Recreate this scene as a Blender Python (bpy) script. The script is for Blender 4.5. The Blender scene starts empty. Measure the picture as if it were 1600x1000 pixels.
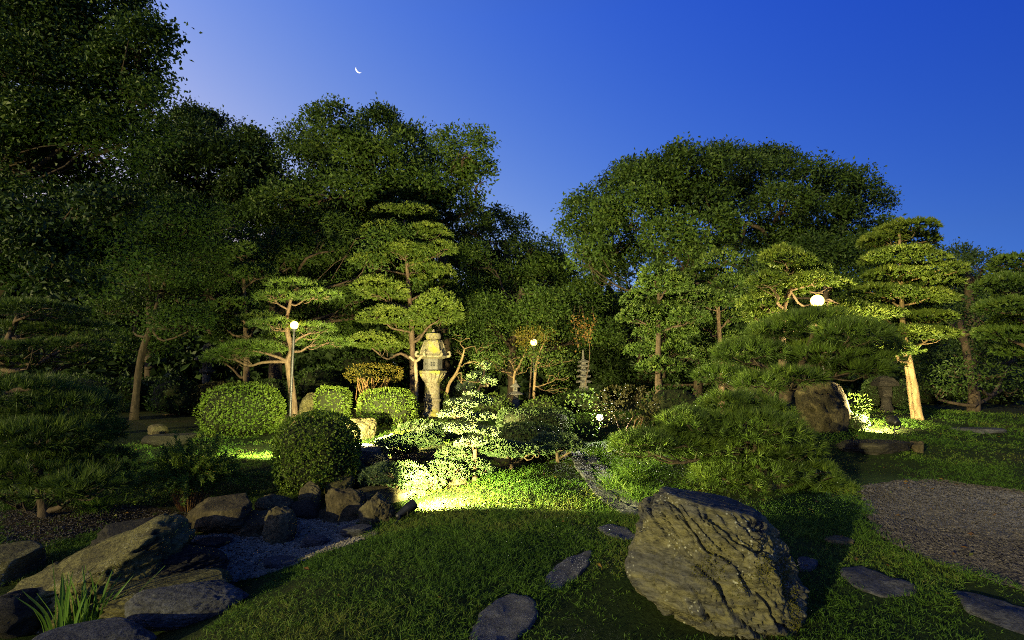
import bpy, bmesh, math
import numpy as np
from math import radians as rad

# ------------------------------------------------------------------ camera, world, sun, exposure
sc = bpy.context.scene
COL = sc.collection
TILT = rad(6.42); FPX = 800.0; EYE = np.array([0.0, 0.0, 1.6])
cam = bpy.data.objects.new('camera', bpy.data.cameras.new('camera'))
COL.objects.link(cam); sc.camera = cam
cam.location = EYE; cam.rotation_euler = (rad(90) + TILT, 0, 0)
cam.data.lens = 18.0; cam.data.sensor_width = 36.0
cam.data.clip_start = 0.05; cam.data.clip_end = 6000

SUN_EL, SUN_AZ = 9.0, -137.0            # low behind the camera at left; sun lamp stands in for warm garden lamps
world = bpy.data.worlds.new('World'); sc.world = world; world.use_nodes = True
nt = world.node_tree; N = nt.nodes; L = nt.links
bg = N['Background']
sky = N.new('ShaderNodeTexSky'); sky.sky_type = 'NISHITA'; sky.sun_disc = False
sky.sun_elevation = rad(SUN_EL); sky.sun_rotation = rad(SUN_AZ)
sky.ozone_density = 3.0; sky.dust_density = 0.3; sky.air_density = 1.0
# dusk grade of the sky: paler violet toward the afterglow, deep blue away from it
tc = N.new('ShaderNodeTexCoord'); sp = N.new('ShaderNodeSeparateXYZ'); L.new(tc.outputs['Generated'], sp.inputs[0])
def wm(op, a, b=None, c=None):
    n = N.new('ShaderNodeMath'); n.operation = op
    for i, v in enumerate((a, b, c)):
        if v is None: continue
        if isinstance(v, (int, float)): n.inputs[i].default_value = v
        else: L.new(v, n.inputs[i])
    return n.outputs[0]
cx = wm('MINIMUM', wm('MAXIMUM', sp.outputs[0], -0.5), 0.72)
cz = wm('MINIMUM', wm('MAXIMUM', sp.outputs[2], 0.22), 0.6)
zen = wm('MAXIMUM', wm('SUBTRACT', sp.outputs[2], 0.62), 0.0)       # the zenith is darker at dusk
cv = N.new('ShaderNodeCombineXYZ'); L.new(sp.outputs[0], cv.inputs[0]); L.new(wm('ABSOLUTE', sp.outputs[1]), cv.inputs[1]); L.new(wm('MAXIMUM', sp.outputs[2], 0.14), cv.inputs[2])
L.new(cv.outputs[0], sky.inputs['Vector'])
cmb = N.new('ShaderNodeCombineColor')
for i, (a, b, c) in enumerate(((-0.13, -3.0, -1.82), (-0.75, -1.88, -0.27), (-0.94, -0.82, 1.48))):
    e = wm('MULTIPLY_ADD', cx, b, a); e = wm('MULTIPLY_ADD', cz, c, e)
    e = wm('MULTIPLY_ADD', zen, -5.5, e); L.new(wm('EXPONENT', e), cmb.inputs[i])
mul = N.new('ShaderNodeMix'); mul.data_type = 'RGBA'; mul.blend_type = 'MULTIPLY'; mul.inputs[0].default_value = 1
L.new(sky.outputs[0], mul.inputs[6]); L.new(cmb.outputs[0], mul.inputs[7])
L.new(mul.outputs[2], bg.inputs['Color']); bg.inputs['Strength'].default_value = 0.15

def dir_to(az, el):                       # az from +Y, clockwise positive (toward +X)
    a, e = rad(az), rad(el)
    return np.array([math.sin(a) * math.cos(e), math.cos(a) * math.cos(e), math.sin(e)])
def aim(o, d):                            # point a lamp's -Z along d
    from mathutils import Vector
    o.rotation_euler = Vector(tuple(d)).to_track_quat('-Z', 'Y').to_euler()
sd = bpy.data.lights.new('sun', 'SUN'); sd.energy = 1.9; sd.angle = rad(0.6); sd.color = (1.0, 0.87, 0.36)
sun = bpy.data.objects.new('sun', sd); COL.objects.link(sun); aim(sun, -dir_to(SUN_AZ, SUN_EL)); sun.location = (-30, -20, 10)

sc.view_settings.view_transform = 'Standard'; sc.view_settings.look = 'None'
sc.view_settings.gamma = 1.0; sc.view_settings.use_curve_mapping = False
sc.view_settings.exposure = 1.25
sc.render.engine = 'CYCLES'
sc.cycles.use_denoising = False
sc.cycles.max_bounces = 5; sc.cycles.diffuse_bounces = 2; sc.cycles.transmission_bounces = 3; sc.cycles.glossy_bounces = 2
sc.cycles.caustics_reflective = False; sc.cycles.caustics_refractive = False
sc.cycles.sample_clamp_indirect = 0.4
sc.cycles.filter_width = 1.05

WARM = (1.0, 0.83, 0.40)
def spot(name, loc, target, watts, angle, blend=0.4, color=WARM, radius=0.04):
    d = bpy.data.lights.new(name, 'SPOT'); d.energy = watts; d.spot_size = rad(angle); d.spot_blend = blend
    d.color = color; d.shadow_soft_size = radius
    o = bpy.data.objects.new(name, d); COL.objects.link(o); o.location = tuple(loc)
    aim(o, np.asarray(target, float) - np.asarray(loc, float)); return o
def point(name, loc, watts, color=WARM, radius=0.1):
    d = bpy.data.lights.new(name, 'POINT'); d.energy = watts; d.color = color; d.shadow_soft_size = radius
    o = bpy.data.objects.new(name, d); COL.objects.link(o); o.location = tuple(loc); return o

# ------------------------------------------------------------------ helpers
rng = np.random.default_rng(7)
def nrm(a):
    return a / np.maximum(np.linalg.norm(a, axis=-1, keepdims=True), 1e-9)
def P(px, py, y):                         # the point at ground distance y seen at pixel (px, py) of the 1600x1000 photo
    u, v = (px - 800) / FPX, (500 - py) / FPX
    d = np.array([u, math.cos(TILT) - v * math.sin(TILT), math.sin(TILT) + v * math.cos(TILT)])
    return EYE + d * (y / d[1])
def S(px, y): return px * y / FPX         # pixels to metres at distance y

def _hash(ix, iy, iz, seed):
    h = (ix * 374761393 + iy * 668265263 + iz * 2147483647 + seed * 1274126177) & 0xFFFFFFFF
    h = ((h ^ (h >> 13)) * 1274126177) & 0xFFFFFFFF
    return ((h ^ (h >> 16)) & 0xFFFF) / 32767.5 - 1.0
def vnoise(p, seed=0):
    p = np.asarray(p, float); i = np.floor(p).astype(np.int64); f = p - i; f = f * f * (3 - 2 * f)
    out = 0
    for dx in (0, 1):
        wx = f[..., 0] if dx else 1 - f[..., 0]
        for dy in (0, 1):
            wy = f[..., 1] if dy else 1 - f[..., 1]
            for dz in (0, 1):
                wz = f[..., 2] if dz else 1 - f[..., 2]
                out = out + wx * wy * wz * _hash(i[..., 0] + dx, i[..., 1] + dy, i[..., 2] + dz, seed)
    return out
def fbm(p, seed=0, oct=4, gain=0.5):
    p = np.asarray(p, float); a, s, o = 1.0, 0.0, 0
    for k in range(oct):
        o = o + a * vnoise(p, seed + k * 17); p = p * 2.03 + 3.1; a *= gain
    return o

WLOC = {}
def wloc(o): return WLOC.get(o.name, np.zeros(3))
def tag(o, label=None, cat=None, group=None, kind=None):
    if label: o['label'] = label
    if cat: o['category'] = cat
    if group: o['group'] = group
    if kind: o['kind'] = kind
    return o
def make_mesh(name, V, F, mat, smooth=False, tint=None):
    V = np.ascontiguousarray(V, np.float32); me = bpy.data.meshes.new(name)
    Fs = F if isinstance(F, list) else [F]
    Fs = [np.asarray(f, np.int32) for f in Fs if len(f)]
    me.vertices.add(len(V)); me.vertices.foreach_set('co', V.ravel())
    tot = np.concatenate([np.full(len(f), f.shape[1], np.int32) for f in Fs])
    idx = np.concatenate([f.ravel() for f in Fs])
    me.loops.add(len(idx)); me.loops.foreach_set('vertex_index', idx)
    me.polygons.add(len(tot))
    me.polygons.foreach_set('loop_start', np.concatenate([[0], np.cumsum(tot)[:-1]]).astype(np.int32))
    try: me.polygons.foreach_set('loop_total', tot)
    except Exception: pass
    me.polygons.foreach_set('use_smooth', np.full(len(tot), bool(smooth)))
    if tint is not None:
        a = me.attributes.new('tint', 'FLOAT', 'POINT'); a.data.foreach_set('value', np.asarray(tint, np.float32))
    me.update(calc_edges=True)
    if mat: me.materials.append(mat)
    return me
def obj(name, V, F, mat, parent=None, base=None, smooth=False, tint=None):
    """one mesh object; V in world space"""
    V = np.asarray(V, float)
    w = wloc(parent) if parent is not None else (np.asarray(base, float) if base is not None else np.zeros(3))
    o = bpy.data.objects.new(name, make_mesh(name, V - w, F, mat, smooth, tint)); COL.objects.link(o)
    if parent is not None: o.parent = parent
    else: o.location = tuple(w)
    WLOC[o.name] = w
    return o
def thing(name, label, cat, loc, group=None):
    o = bpy.data.objects.new(name, None); COL.objects.link(o); o.location = tuple(loc); o.empty_display_size = 0.2
    WLOC[o.name] = np.asarray(loc, float)
    return tag(o, label, cat, group)
class MB:                                 # gathers pieces into one mesh
    def __init__(s): s.V, s.F3, s.F4, s.n = [], [], [], 0
    def add(s, V, F):
        F = np.asarray(F) + s.n; (s.F3 if F.shape[1] == 3 else s.F4).append(F); s.V.append(np.asarray(V, float)); s.n += len(V); return s
    def get(s): return np.concatenate(s.V), [np.concatenate(f) for f in (s.F3, s.F4) if f]
    def build(s, name, mat, parent=None, base=None, smooth=False):
        V, F = s.get(); return obj(name, V, F, mat, parent, base, smooth)
def spline(pts, n):
    pts = np.asarray(pts, float)
    if len(pts) == 2:
        t = np.linspace(0, 1, n)[:, None]; return pts[0] * (1 - t) + pts[1] * t
    p = np.concatenate([[2 * pts[0] - pts[1]], pts, [2 * pts[-1] - pts[-2]]]); m = len(pts) - 1
    t = np.linspace(0, m, n); i = np.minimum(t.astype(int), m - 1); f = (t - i)[:, None]
    a, b, c, d = p[i], p[i + 1], p[i + 2], p[i + 3]
    return 0.5 * (2 * b + (c - a) * f + (2 * a - 5 * b + 4 * c - d) * f ** 2 + (3 * b - a - 3 * c + d) * f ** 3)
def tube(pts, r, sides=7, bump=0.0, seed=0):
    pts = np.asarray(pts, float); n = len(pts); r = np.broadcast_to(np.asarray(r, float), (n,))
    T = nrm(np.gradient(pts, axis=0)); ref = np.array([0.3, 0.9, 0.2]) if abs(T[0][2]) > .7 else np.array([0, 0.1, 1.0])
    A = nrm(np.cross(T, ref)); B = np.cross(T, A)
    th = np.linspace(0, 2 * np.pi, sides, endpoint=False)
    rr = r[:, None] * np.ones(sides)
    if bump:
        q = pts[:, None, :] + (np.cos(th)[None, :, None] * A[:, None] + np.sin(th)[None, :, None] * B[:, None]) * r[:, None, None]
        rr = rr * (1 + bump * fbm(q * 5, seed, 3))
    V = pts[:, None] + rr[..., None] * (np.cos(th)[None, :, None] * A[:, None] + np.sin(th)[None, :, None] * B[:, None])
    V = V.reshape(-1, 3)
    i = np.arange(n - 1)[:, None] * sides; j = np.arange(sides)[None]; k = (j + 1) % sides
    F = np.stack([i + j, i + k, i + sides + k, i + sides + j], -1).reshape(-1, 4)
    V = np.concatenate([V, [pts[0], pts[-1]]]); c0, c1 = n * sides, n * sides + 1
    jj = np.arange(sides); kk = (jj + 1) % sides
    return V, F, np.concatenate([np.stack([kk, jj, np.full(sides, c0)], -1), np.stack([(n - 1) * sides + jj, (n - 1) * sides + kk, np.full(sides, c1)], -1)])
def add_tube(mb, *a, **k):
    V, F, C = tube(*a, **k); mb.F3.append(C + mb.n); mb.add(V, F)
def add_lathe(mb, prof, c, sides=24, rotz=0.0, sq=0.0):
    """profile [(r,z)...] turned about a vertical axis at c; sides=4/6 give square / hexagonal forms"""
    prof = np.asarray(prof, float); n = len(prof); th = np.linspace(0, 2 * np.pi, sides, endpoint=False) + rotz
    V = np.stack([prof[:, None, 0] * np.cos(th), prof[:, None, 0] * np.sin(th), np.repeat(prof[:, 1:2], sides, 1)], -1).reshape(-1, 3) + np.asarray(c)
    i = np.arange(n - 1)[:, None] * sides; j = np.arange(sides)[None]; k = (j + 1) % sides
    mb.F3 += []
    F = np.stack([i + j, i + k, i + sides + k, i + sides + j], -1).reshape(-1, 4)
    V = np.concatenate([V, [np.asarray(c) + [0, 0, prof[0, 1]], np.asarray(c) + [0, 0, prof[-1, 1]]]])
    jj = np.arange(sides); kk = (jj + 1) % sides
    mb.F3.append(np.concatenate([np.stack([kk, jj, np.full(sides, n * sides)], -1), np.stack([(n - 1) * sides + jj, (n - 1) * sides + kk, np.full(sides, n * sides + 1)], -1)]) + mb.n)
    mb.add(V, F)
def add_box(mb, c, s, rotz=0.0, taper=1.0):
    x, y, z = np.asarray(s) / 2
    V = np.array([[-x, -y, -z], [x, -y, -z], [x, y, -z], [-x, y, -z], [-x * taper, -y * taper, z], [x * taper, -y * taper, z], [x * taper, y * taper, z], [-x * taper, y * taper, z]])
    ca, sa = math.cos(rotz), math.sin(rotz); V = np.stack([V[:, 0] * ca - V[:, 1] * sa, V[:, 0] * sa + V[:, 1] * ca, V[:, 2]], -1) + np.asarray(c)
    mb.add(V, [[3, 2, 1, 0], [4, 5, 6, 7], [0, 1, 5, 4], [1, 2, 6, 5], [2, 3, 7, 6], [3, 0, 4, 7]])
_ico = {}
def ico(s):
    if s not in _ico:
        bm = bmesh.new(); bmesh.ops.create_icosphere(bm, subdivisions=s, radius=1)
        bm.verts.ensure_lookup_table()
        _ico[s] = (np.array([v.co[:] for v in bm.verts]), np.array([[v.index for v in f.verts] for f in bm.faces])); bm.free()
    V, F = _ico[s]; return V.copy(), F

# ------------------------------------------------------------------ materials
def mat_new(name):
    m = bpy.data.materials.new(name); m.use_nodes = True; t = m.node_tree
    return m, t, t.nodes, t.links, t.nodes['Principled BSDF']
def ramp(nodes, stops):
    r = nodes.new('ShaderNodeValToRGB'); e = r.color_ramp.elements
    while len(e) < len(stops): e.new(0.5)
    for k, (p, c) in enumerate(stops): e[k].position = p; e[k].color = (*c, 1)
    return r
def noise_node(nodes, links, scale, detail=6, rough=0.6, vec=None, dist=0.0):
    n = nodes.new('ShaderNodeTexNoise'); n.inputs['Scale'].default_value = scale; n.inputs['Detail'].default_value = detail
    n.inputs['Roughness'].default_value = rough; n.inputs['Distortion'].default_value = dist
    if vec is not None: links.new(vec, n.inputs['Vector'])
    return n
def foliage_mat(name, a, b, c=None, trans=0.25, rough=0.5, spec=0.22):
    m, t, nd, lk, bs = mat_new(name)
    at = nd.new('ShaderNodeAttribute'); at.attribute_name = 'tint'
    r = ramp(nd, [(0.0, a), (0.6, b), (1.0, c or b)]); lk.new(at.outputs['Fac'], r.inputs[0])
    lk.new(r.outputs[0], bs.inputs['Base Color']); bs.inputs['Roughness'].default_value = rough
    bs.inputs['Specular IOR Level'].default_value = spec
    tr = nd.new('ShaderNodeBsdfTranslucent'); lk.new(r.outputs[0], tr.inputs[0])
    mx = nd.new('ShaderNodeMixShader'); mx.inputs[0].default_value = trans
    lk.new(bs.outputs[0], mx.inputs[1]); lk.new(tr.outputs[0], mx.inputs[2]); lk.new(mx.outputs[0], nd['Material Output'].inputs[0])
    return m
def rock_mat(name, cols, scale=3.0, bump=0.5, lichen=None, strata=None, rough=0.85, moss=None):
    m, t, nd, lk, bs = mat_new(name)
    tcn = nd.new('ShaderNodeTexCoord'); vec = tcn.outputs['Object']
    mp = nd.new('ShaderNodeMapping'); lk.new(vec, mp.inputs[0])
    if strata: mp.inputs['Rotation'].default_value = strata[0]; mp.inputs['Scale'].default_value = strata[1]
    n1 = noise_node(nd, lk, scale, 8, 0.65, mp.outputs[0], 0.6)
    st = [(0.3 + 0.4 * k / (len(cols) - 1), c) for k, c in enumerate(cols)]
    r = ramp(nd, st); lk.new(n1.outputs[0], r.inputs[0]); colr = r.outputs[0]
    n2 = noise_node(nd, lk, scale * 9, 6, 0.7, mp.outputs[0], 0.3)
    r2 = ramp(nd, [(0.34, (0.12, 0.12, 0.12)), (0.56, (1, 1, 1))]); lk.new(n2.outputs[0], r2.inputs[0])  # hollows of the fine bump coloured darker, as cavity shade
    mx = nd.new('ShaderNodeMix'); mx.data_type = 'RGBA'; mx.blend_type = 'MULTIPLY'; mx.inputs[0].default_value = 0.85
    lk.new(colr, mx.inputs[6]); lk.new(r2.outputs[0], mx.inputs[7]); colr = mx.outputs[2]
    if lichen:
        vo = nd.new('ShaderNodeTexVoronoi'); vo.inputs['Scale'].default_value = 38; lk.new(vec, vo.inputs['Vector'])
        rv = ramp(nd, [(0.18, (1, 1, 1)), (0.30, (0, 0, 0))]); lk.new(vo.outputs['Distance'], rv.inputs[0])
        n3 = noise_node(nd, lk, 3.2, 4, 0.6, vec); rn = ramp(nd, [(0.50, (0, 0, 0)), (0.60, (1, 1, 1))]); lk.new(n3.outputs[0], rn.inputs[0])
        mm = nd.new('ShaderNodeMath'); mm.operation = 'MULTIPLY'; lk.new(rv.outputs[0], mm.inputs[0]); lk.new(rn.outputs[0], mm.inputs[1])
        m2 = nd.new('ShaderNodeMix'); m2.data_type = 'RGBA'; lk.new(mm.outputs[0], m2.inputs[0]); lk.new(colr, m2.inputs[6]); m2.inputs[7].default_value = (*lichen, 1); colr = m2.outputs[2]
    if moss:
        n4 = noise_node(nd, lk, 2.3, 6, 0.65, vec); rm = ramp(nd, [(0.52, (0, 0, 0)), (0.62, (1, 1, 1))]); lk.new(n4.outputs[0], rm.inputs[0])
        m3 = nd.new('ShaderNodeMix'); m3.data_type = 'RGBA'; lk.new(rm.outputs[0], m3.inputs[0]); lk.new(colr, m3.inputs[6]); m3.inputs[7].default_value = (*moss, 1); colr = m3.outputs[2]
    lk.new(colr, bs.inputs['Base Color']); bs.inputs['Roughness'].default_value = rough; bs.inputs['Specular IOR Level'].default_value = 0.25
    ad = nd.new('ShaderNodeMath'); ad.operation = 'ADD'; lk.new(n1.outputs[0], ad.inputs[0])
    m5 = nd.new('ShaderNodeMath'); m5.operation = 'MULTIPLY'; m5.inputs[1].default_value = 0.5; lk.new(n2.outputs[0], m5.inputs[0]); lk.new(m5.outputs[0], ad.inputs[1])
    bp = nd.new('ShaderNodeBump'); bp.inputs['Strength'].default_value = bump; bp.inputs['Distance'].default_value = 0.05
    lk.new(ad.outputs[0], bp.inputs['Height']); lk.new(bp.outputs[0], bs.inputs['Normal'])
    return m
def bark_mat(name, a, b, scale=14):
    m, t, nd, lk, bs = mat_new(name)
    tcn = nd.new('ShaderNodeTexCoord'); mp = nd.new('ShaderNodeMapping'); mp.inputs['Scale'].default_value = (1, 1, 0.3); lk.new(tcn.outputs['Object'], mp.inputs[0])
    n = noise_node(nd, lk, scale, 6, 0.7, mp.outputs[0], 0.4); r = ramp(nd, [(0.35, a), (0.65, b)]); lk.new(n.outputs[0], r.inputs[0])
    lk.new(r.outputs[0], bs.inputs['Base Color']); bs.inputs['Roughness'].default_value = 0.9; bs.inputs['Specular IOR Level'].default_value = 0.2
    bp = nd.new('ShaderNodeBump'); bp.inputs['Strength'].default_value = 0.7; bp.inputs['Distance'].default_value = 0.03
    lk.new(n.outputs[0], bp.inputs['Height']); lk.new(bp.outputs[0], bs.inputs['Normal'])
    return m
def plain_mat(name, c, rough=0.6, metal=0.0, emit=None, estr=0.0):
    m, t, nd, lk, bs = mat_new(name); bs.inputs['Base Color'].default_value = (*c, 1)
    n = noise_node(nd, lk, 25, 4, 0.6); tcn = nd.new('ShaderNodeTexCoord'); lk.new(tcn.outputs['Object'], n.inputs['Vector'])
    r = ramp(nd, [(0.3, tuple(x * .75 for x in c)), (0.7, tuple(min(1, x * 1.15) for x in c))]); lk.new(n.outputs[0], r.inputs[0]); lk.new(r.outputs[0], bs.inputs['Base Color'])
    bs.inputs['Roughness'].default_value = rough; bs.inputs['Metallic'].default_value = metal
    if emit: bs.inputs['Emission Color'].default_value = (*emit, 1); bs.inputs['Emission Strength'].default_value = estr
    return m

M = {}
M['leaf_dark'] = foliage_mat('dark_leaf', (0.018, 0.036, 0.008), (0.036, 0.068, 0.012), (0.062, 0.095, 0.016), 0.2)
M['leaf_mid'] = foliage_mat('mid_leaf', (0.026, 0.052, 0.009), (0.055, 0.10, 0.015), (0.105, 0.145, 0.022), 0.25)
M['leaf_lite'] = foliage_mat('light_leaf', (0.05, 0.09, 0.015), (0.09, 0.15, 0.025), (0.15, 0.19, 0.035), 0.3)
M['leaf_far'] = foliage_mat('far_leaf', (0.025, 0.045, 0.014), (0.04, 0.07, 0.02), (0.055, 0.085, 0.022), 0.2)
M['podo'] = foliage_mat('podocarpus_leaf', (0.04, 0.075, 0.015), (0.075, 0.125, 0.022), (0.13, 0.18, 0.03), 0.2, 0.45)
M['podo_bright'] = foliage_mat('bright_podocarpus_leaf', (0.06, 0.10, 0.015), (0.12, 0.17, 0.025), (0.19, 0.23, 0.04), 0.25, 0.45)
M['pine'] = foliage_mat('pine_needle', (0.035, 0.06, 0.012), (0.08, 0.135, 0.02), (0.15, 0.21, 0.03), 0.2, 0.45)
M['whitepine'] = foliage_mat('creeping_pine_needle', (0.045, 0.08, 0.028), (0.10, 0.15, 0.055), (0.19, 0.25, 0.10), 0.15, 0.5)
M['whitepine_pale'] = foliage_mat('lit_white_pine_needle', (0.12, 0.17, 0.07), (0.20, 0.26, 0.12), (0.30, 0.36, 0.19), 0.2, 0.5)  # pale needles, brightened so the upright pine looks more lit
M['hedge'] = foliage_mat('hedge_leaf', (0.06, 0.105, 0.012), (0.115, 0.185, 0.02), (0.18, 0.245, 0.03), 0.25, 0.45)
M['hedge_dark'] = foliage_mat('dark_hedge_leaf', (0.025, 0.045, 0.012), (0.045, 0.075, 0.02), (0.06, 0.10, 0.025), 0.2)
M['russet'] = foliage_mat('russet_leaf', (0.035, 0.035, 0.014), (0.065, 0.055, 0.018), (0.08, 0.08, 0.022), 0.2)
M['gold'] = foliage_mat('golden_leaf', (0.11, 0.11, 0.016), (0.18, 0.155, 0.022), (0.26, 0.18, 0.03), 0.35)
M['grass'] = foliage_mat('grass_blade', (0.045, 0.10, 0.012), (0.085, 0.165, 0.018), (0.16, 0.18, 0.035), 0.3, 0.55, 0.2)
M['iris'] = foliage_mat('iris_leaf', (0.06, 0.13, 0.02), (0.10, 0.20, 0.03), (0.16, 0.26, 0.04), 0.35, 0.4)
M['moss'] = foliage_mat('moss', (0.05, 0.055, 0.01), (0.09, 0.09, 0.015), (0.13, 0.12, 0.02), 0.1, 0.9, 0.1)
M['vine'] = foliage_mat('autumn_vine_leaf', (0.16, 0.07, 0.02), (0.22, 0.13, 0.03), (0.12, 0.15, 0.03), 0.3)
M['bark'] = bark_mat('brown_bark', (0.06, 0.04, 0.025), (0.17, 0.12, 0.075))
M['bark_dark'] = bark_mat('dark_bark', (0.03, 0.022, 0.015), (0.09, 0.065, 0.042))
M['bark_pale'] = bark_mat('pale_bark', (0.13, 0.085, 0.04), (0.33, 0.235, 0.11), 9)
M['twig'] = bark_mat('orange_twig', (0.15, 0.085, 0.03), (0.30, 0.18, 0.07), 20)
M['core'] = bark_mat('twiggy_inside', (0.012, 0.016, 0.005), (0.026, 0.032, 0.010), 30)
M['olive'] = rock_mat('olive_rock', [(0.025, 0.024, 0.016), (0.09, 0.08, 0.03), (0.16, 0.145, 0.05), (0.19, 0.175, 0.085)], 3.2, 0.9, (0.26, 0.25, 0.18), ((0, rad(40), 0), (1, 1, 2.4)))
M['boulder'] = rock_mat('boulder_rock', [(0.03, 0.03, 0.028), (0.09, 0.088, 0.074), (0.16, 0.147, 0.066), (0.19, 0.185, 0.14)], 1.7, 0.9, (0.40, 0.40, 0.31), ((0, rad(42), rad(10)), (0.7, 0.8, 2.6)))
M['slate'] = rock_mat('slate_rock', [(0.03, 0.03, 0.034), (0.075, 0.076, 0.082), (0.13, 0.132, 0.14)], 4.0, 0.7, None, ((0, rad(20), 0), (1, 1, 2.0)))
M['dark'] = rock_mat('dark_rock', [(0.012, 0.012, 0.011), (0.035, 0.031, 0.024), (0.07, 0.062, 0.045)], 4.0, 0.9, None, ((0, rad(15), 0), (1, 1, 3)))
M['brown'] = rock_mat('brown_rock', [(0.025, 0.02, 0.012), (0.08, 0.063, 0.032), (0.14, 0.115, 0.056)], 3.5, 0.8)
M['tan'] = rock_mat('tan_rock', [(0.04, 0.033, 0.018), (0.12, 0.10, 0.05), (0.20, 0.165, 0.085)], 3.5, 0.8)
M['pale'] = rock_mat('pale_rock', [(0.06, 0.06, 0.056), (0.15, 0.145, 0.125), (0.22, 0.215, 0.19)], 3.5, 0.7, None, ((0, rad(20), 0), (1, 1, 3)))
M['lantern'] = rock_mat('lantern_granite', [(0.12, 0.105, 0.065), (0.24, 0.21, 0.13), (0.33, 0.30, 0.19)], 3.0, 0.35, None, None, 0.9, (0.22, 0.21, 0.04))
M['lantern_grey'] = rock_mat('grey_granite', [(0.07, 0.07, 0.06), (0.14, 0.132, 0.11), (0.20, 0.19, 0.155)], 5.0, 0.3)
M['pad_stone'] = rock_mat('stepping_stone_face', [(0.07, 0.068, 0.075), (0.13, 0.13, 0.14), (0.20, 0.20, 0.21)], 14.0, 0.8)
M['pebble'] = rock_mat('pebble', [(0.03, 0.026, 0.024), (0.085, 0.074, 0.066), (0.19, 0.165, 0.14)], 14.0, 0.2)
M['pebble_lit'] = rock_mat('lit_pebble', [(0.10, 0.085, 0.06), (0.26, 0.23, 0.17), (0.42, 0.38, 0.29)], 14.0, 0.2)  # lighter, warmer colour stands in for warm light on the creek gravel
M['metal'] = plain_mat('black_lamp_metal', (0.015, 0.015, 0.015), 0.45, 0.3)
M['post'] = plain_mat('lamp_post_paint', (0.03, 0.03, 0.03), 0.5)
M['wood'] = bark_mat('weathered_wood', (0.16, 0.12, 0.07), (0.33, 0.26, 0.16), 20)
M['hole_shade'] = plain_mat('window_hole_shade', (0.02, 0.02, 0.02), 0.9)  # near-black colour stands for the shade inside the lantern windows
M['globe'] = plain_mat('lit_globe', (0.9, 0.85, 0.75), 0.4, 0, (1.0, 0.58, 0.055), 9.0)
M['globe_soft'] = plain_mat('lit_globe_soft', (0.9, 0.85, 0.75), 0.4, 0, (1.0, 0.80, 0.50), 8.0)
for k_ in ('globe', 'globe_soft'): M[k_].cycles.emission_sampling = 'NONE'
M['lens'] = plain_mat('lit_lens', (0.9, 0.9, 0.8), 0.3, 0, (1.0, 0.90, 0.60), 25.0)
M['lens'].cycles.emission_sampling = 'NONE'
M['moon'] = plain_mat('sunlit_moon', (0.5, 0.5, 0.48), 0.9, 0, (1.0, 0.95, 0.82), 0.9)

# ------------------------------------------------------------------ terrain
TP = np.array([  # x, y, z
    (0, 2, 0.0), (0, 3.5, 0), (1, 4, 0), (0.5, 5.5, 0.02), (-0.6, 5, 0.0), (2.2, 3.2, 0.0), (3.5, 3.2, 0.0), (1.5, 6.5, 0.05), (1.5, 9.5, 0.10),
    (-1.2, 4.2, -0.03), (-1.9, 3.6, -0.12), (-2.0, 4.6, -0.16), (-1.3, 6.6, -0.08), (-0.6, 7.6, 0.02), (0.4, 8.2, 0.08),
    (-3.5, 5.8, -0.32), (-2.8, 6.3, -0.29), (-2.1, 6.9, -0.26), (-2.7, 5.0, -0.36), (-3.4, 4.4, -0.44), (-3.0, 3.2, -0.45), (-4.6, 4.6, -0.38),
    (-5.6, 6.2, -0.18), (-4.2, 7.0, -0.25), (-3.0, 7.7, -0.08), (-2.0, 8.4, -0.05), (-4.4, 8.2, 0.0), (-6, 9, 0.02), (-6, 11.8, 0.0), (-8, 13.5, 0.1), (-3, 12, 0.15), (-9, 8, 0.0),
    (-2.7, 17, 0.35), (-7, 17, 0.3), (2, 18, 0.4), (-0.8, 10, 0.05), (0, 13, 0.25), (3, 12, 0.3),
    (3.4, 6.6, 0.15), (4.5, 8.0, 0.24), (5.6, 9.0, 0.36), (7.3, 10, 0.48), (5.5, 11, 0.55), (9.8, 12.5, 0.6), (13, 13, 0.6),
    (5.0, 6.5, 0.04), (5.9, 7.3, 0.05), (7.5, 8.2, 0.12), (3.9, 4.0, 0.0), (4.6, 5.2, 0.02), (9, 7, 0.05), (7, 5, 0.02), (3.0, 5.0, 0.04), (10, 10, 0.3),
    (-12, 25, 0.6), (0, 25, 0.6), (12, 25, 0.7), (25, 25, 0.7), (-25, 20, 0.5), (-14, 10, 0.2), (-10, 3, -0.1), (10, 2, 0.0), (0, -4, 0.0), (-8, -5, 0), (8, -5, 0), (18, 8, 0.2)])
def _ker(d): return np.sqrt(d * d + 0.5)
_D = _ker(np.linalg.norm(TP[:, None, :2] - TP[None, :, :2], axis=-1))
_A = np.zeros((len(TP) + 1, len(TP) + 1)); _A[:-1, :-1] = _D + np.eye(len(TP)) * -0.02; _A[-1, :-1] = 1; _A[:-1, -1] = 1
_W = np.linalg.solve(_A, np.append(TP[:, 2], 0))
def H(x, y, rough=True):
    x = np.asarray(x, float); y = np.asarray(y, float); s = x.shape; q = np.stack([x.ravel(), y.ravel()], -1)
    z = np.empty(len(q))
    for a in range(0, len(q), 40000):
        d = np.linalg.norm(q[a:a + 40000, None] - TP[None, :, :2], axis=-1); z[a:a + 40000] = _ker(d) @ _W[:-1] + _W[-1]
    far = np.clip((np.hypot(q[:, 0], q[:, 1] - 8) - 18) / 14, 0, 1); z = z * (1 - far) + 0.65 * far
    if rough:
        q3 = np.c_[q, np.zeros(len(q))]
        z = z + 0.035 * fbm(q3 * 0.9, 3, 3) + 0.008 * vnoise(q3 * 6, 5)
    return z.reshape(s)
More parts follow.
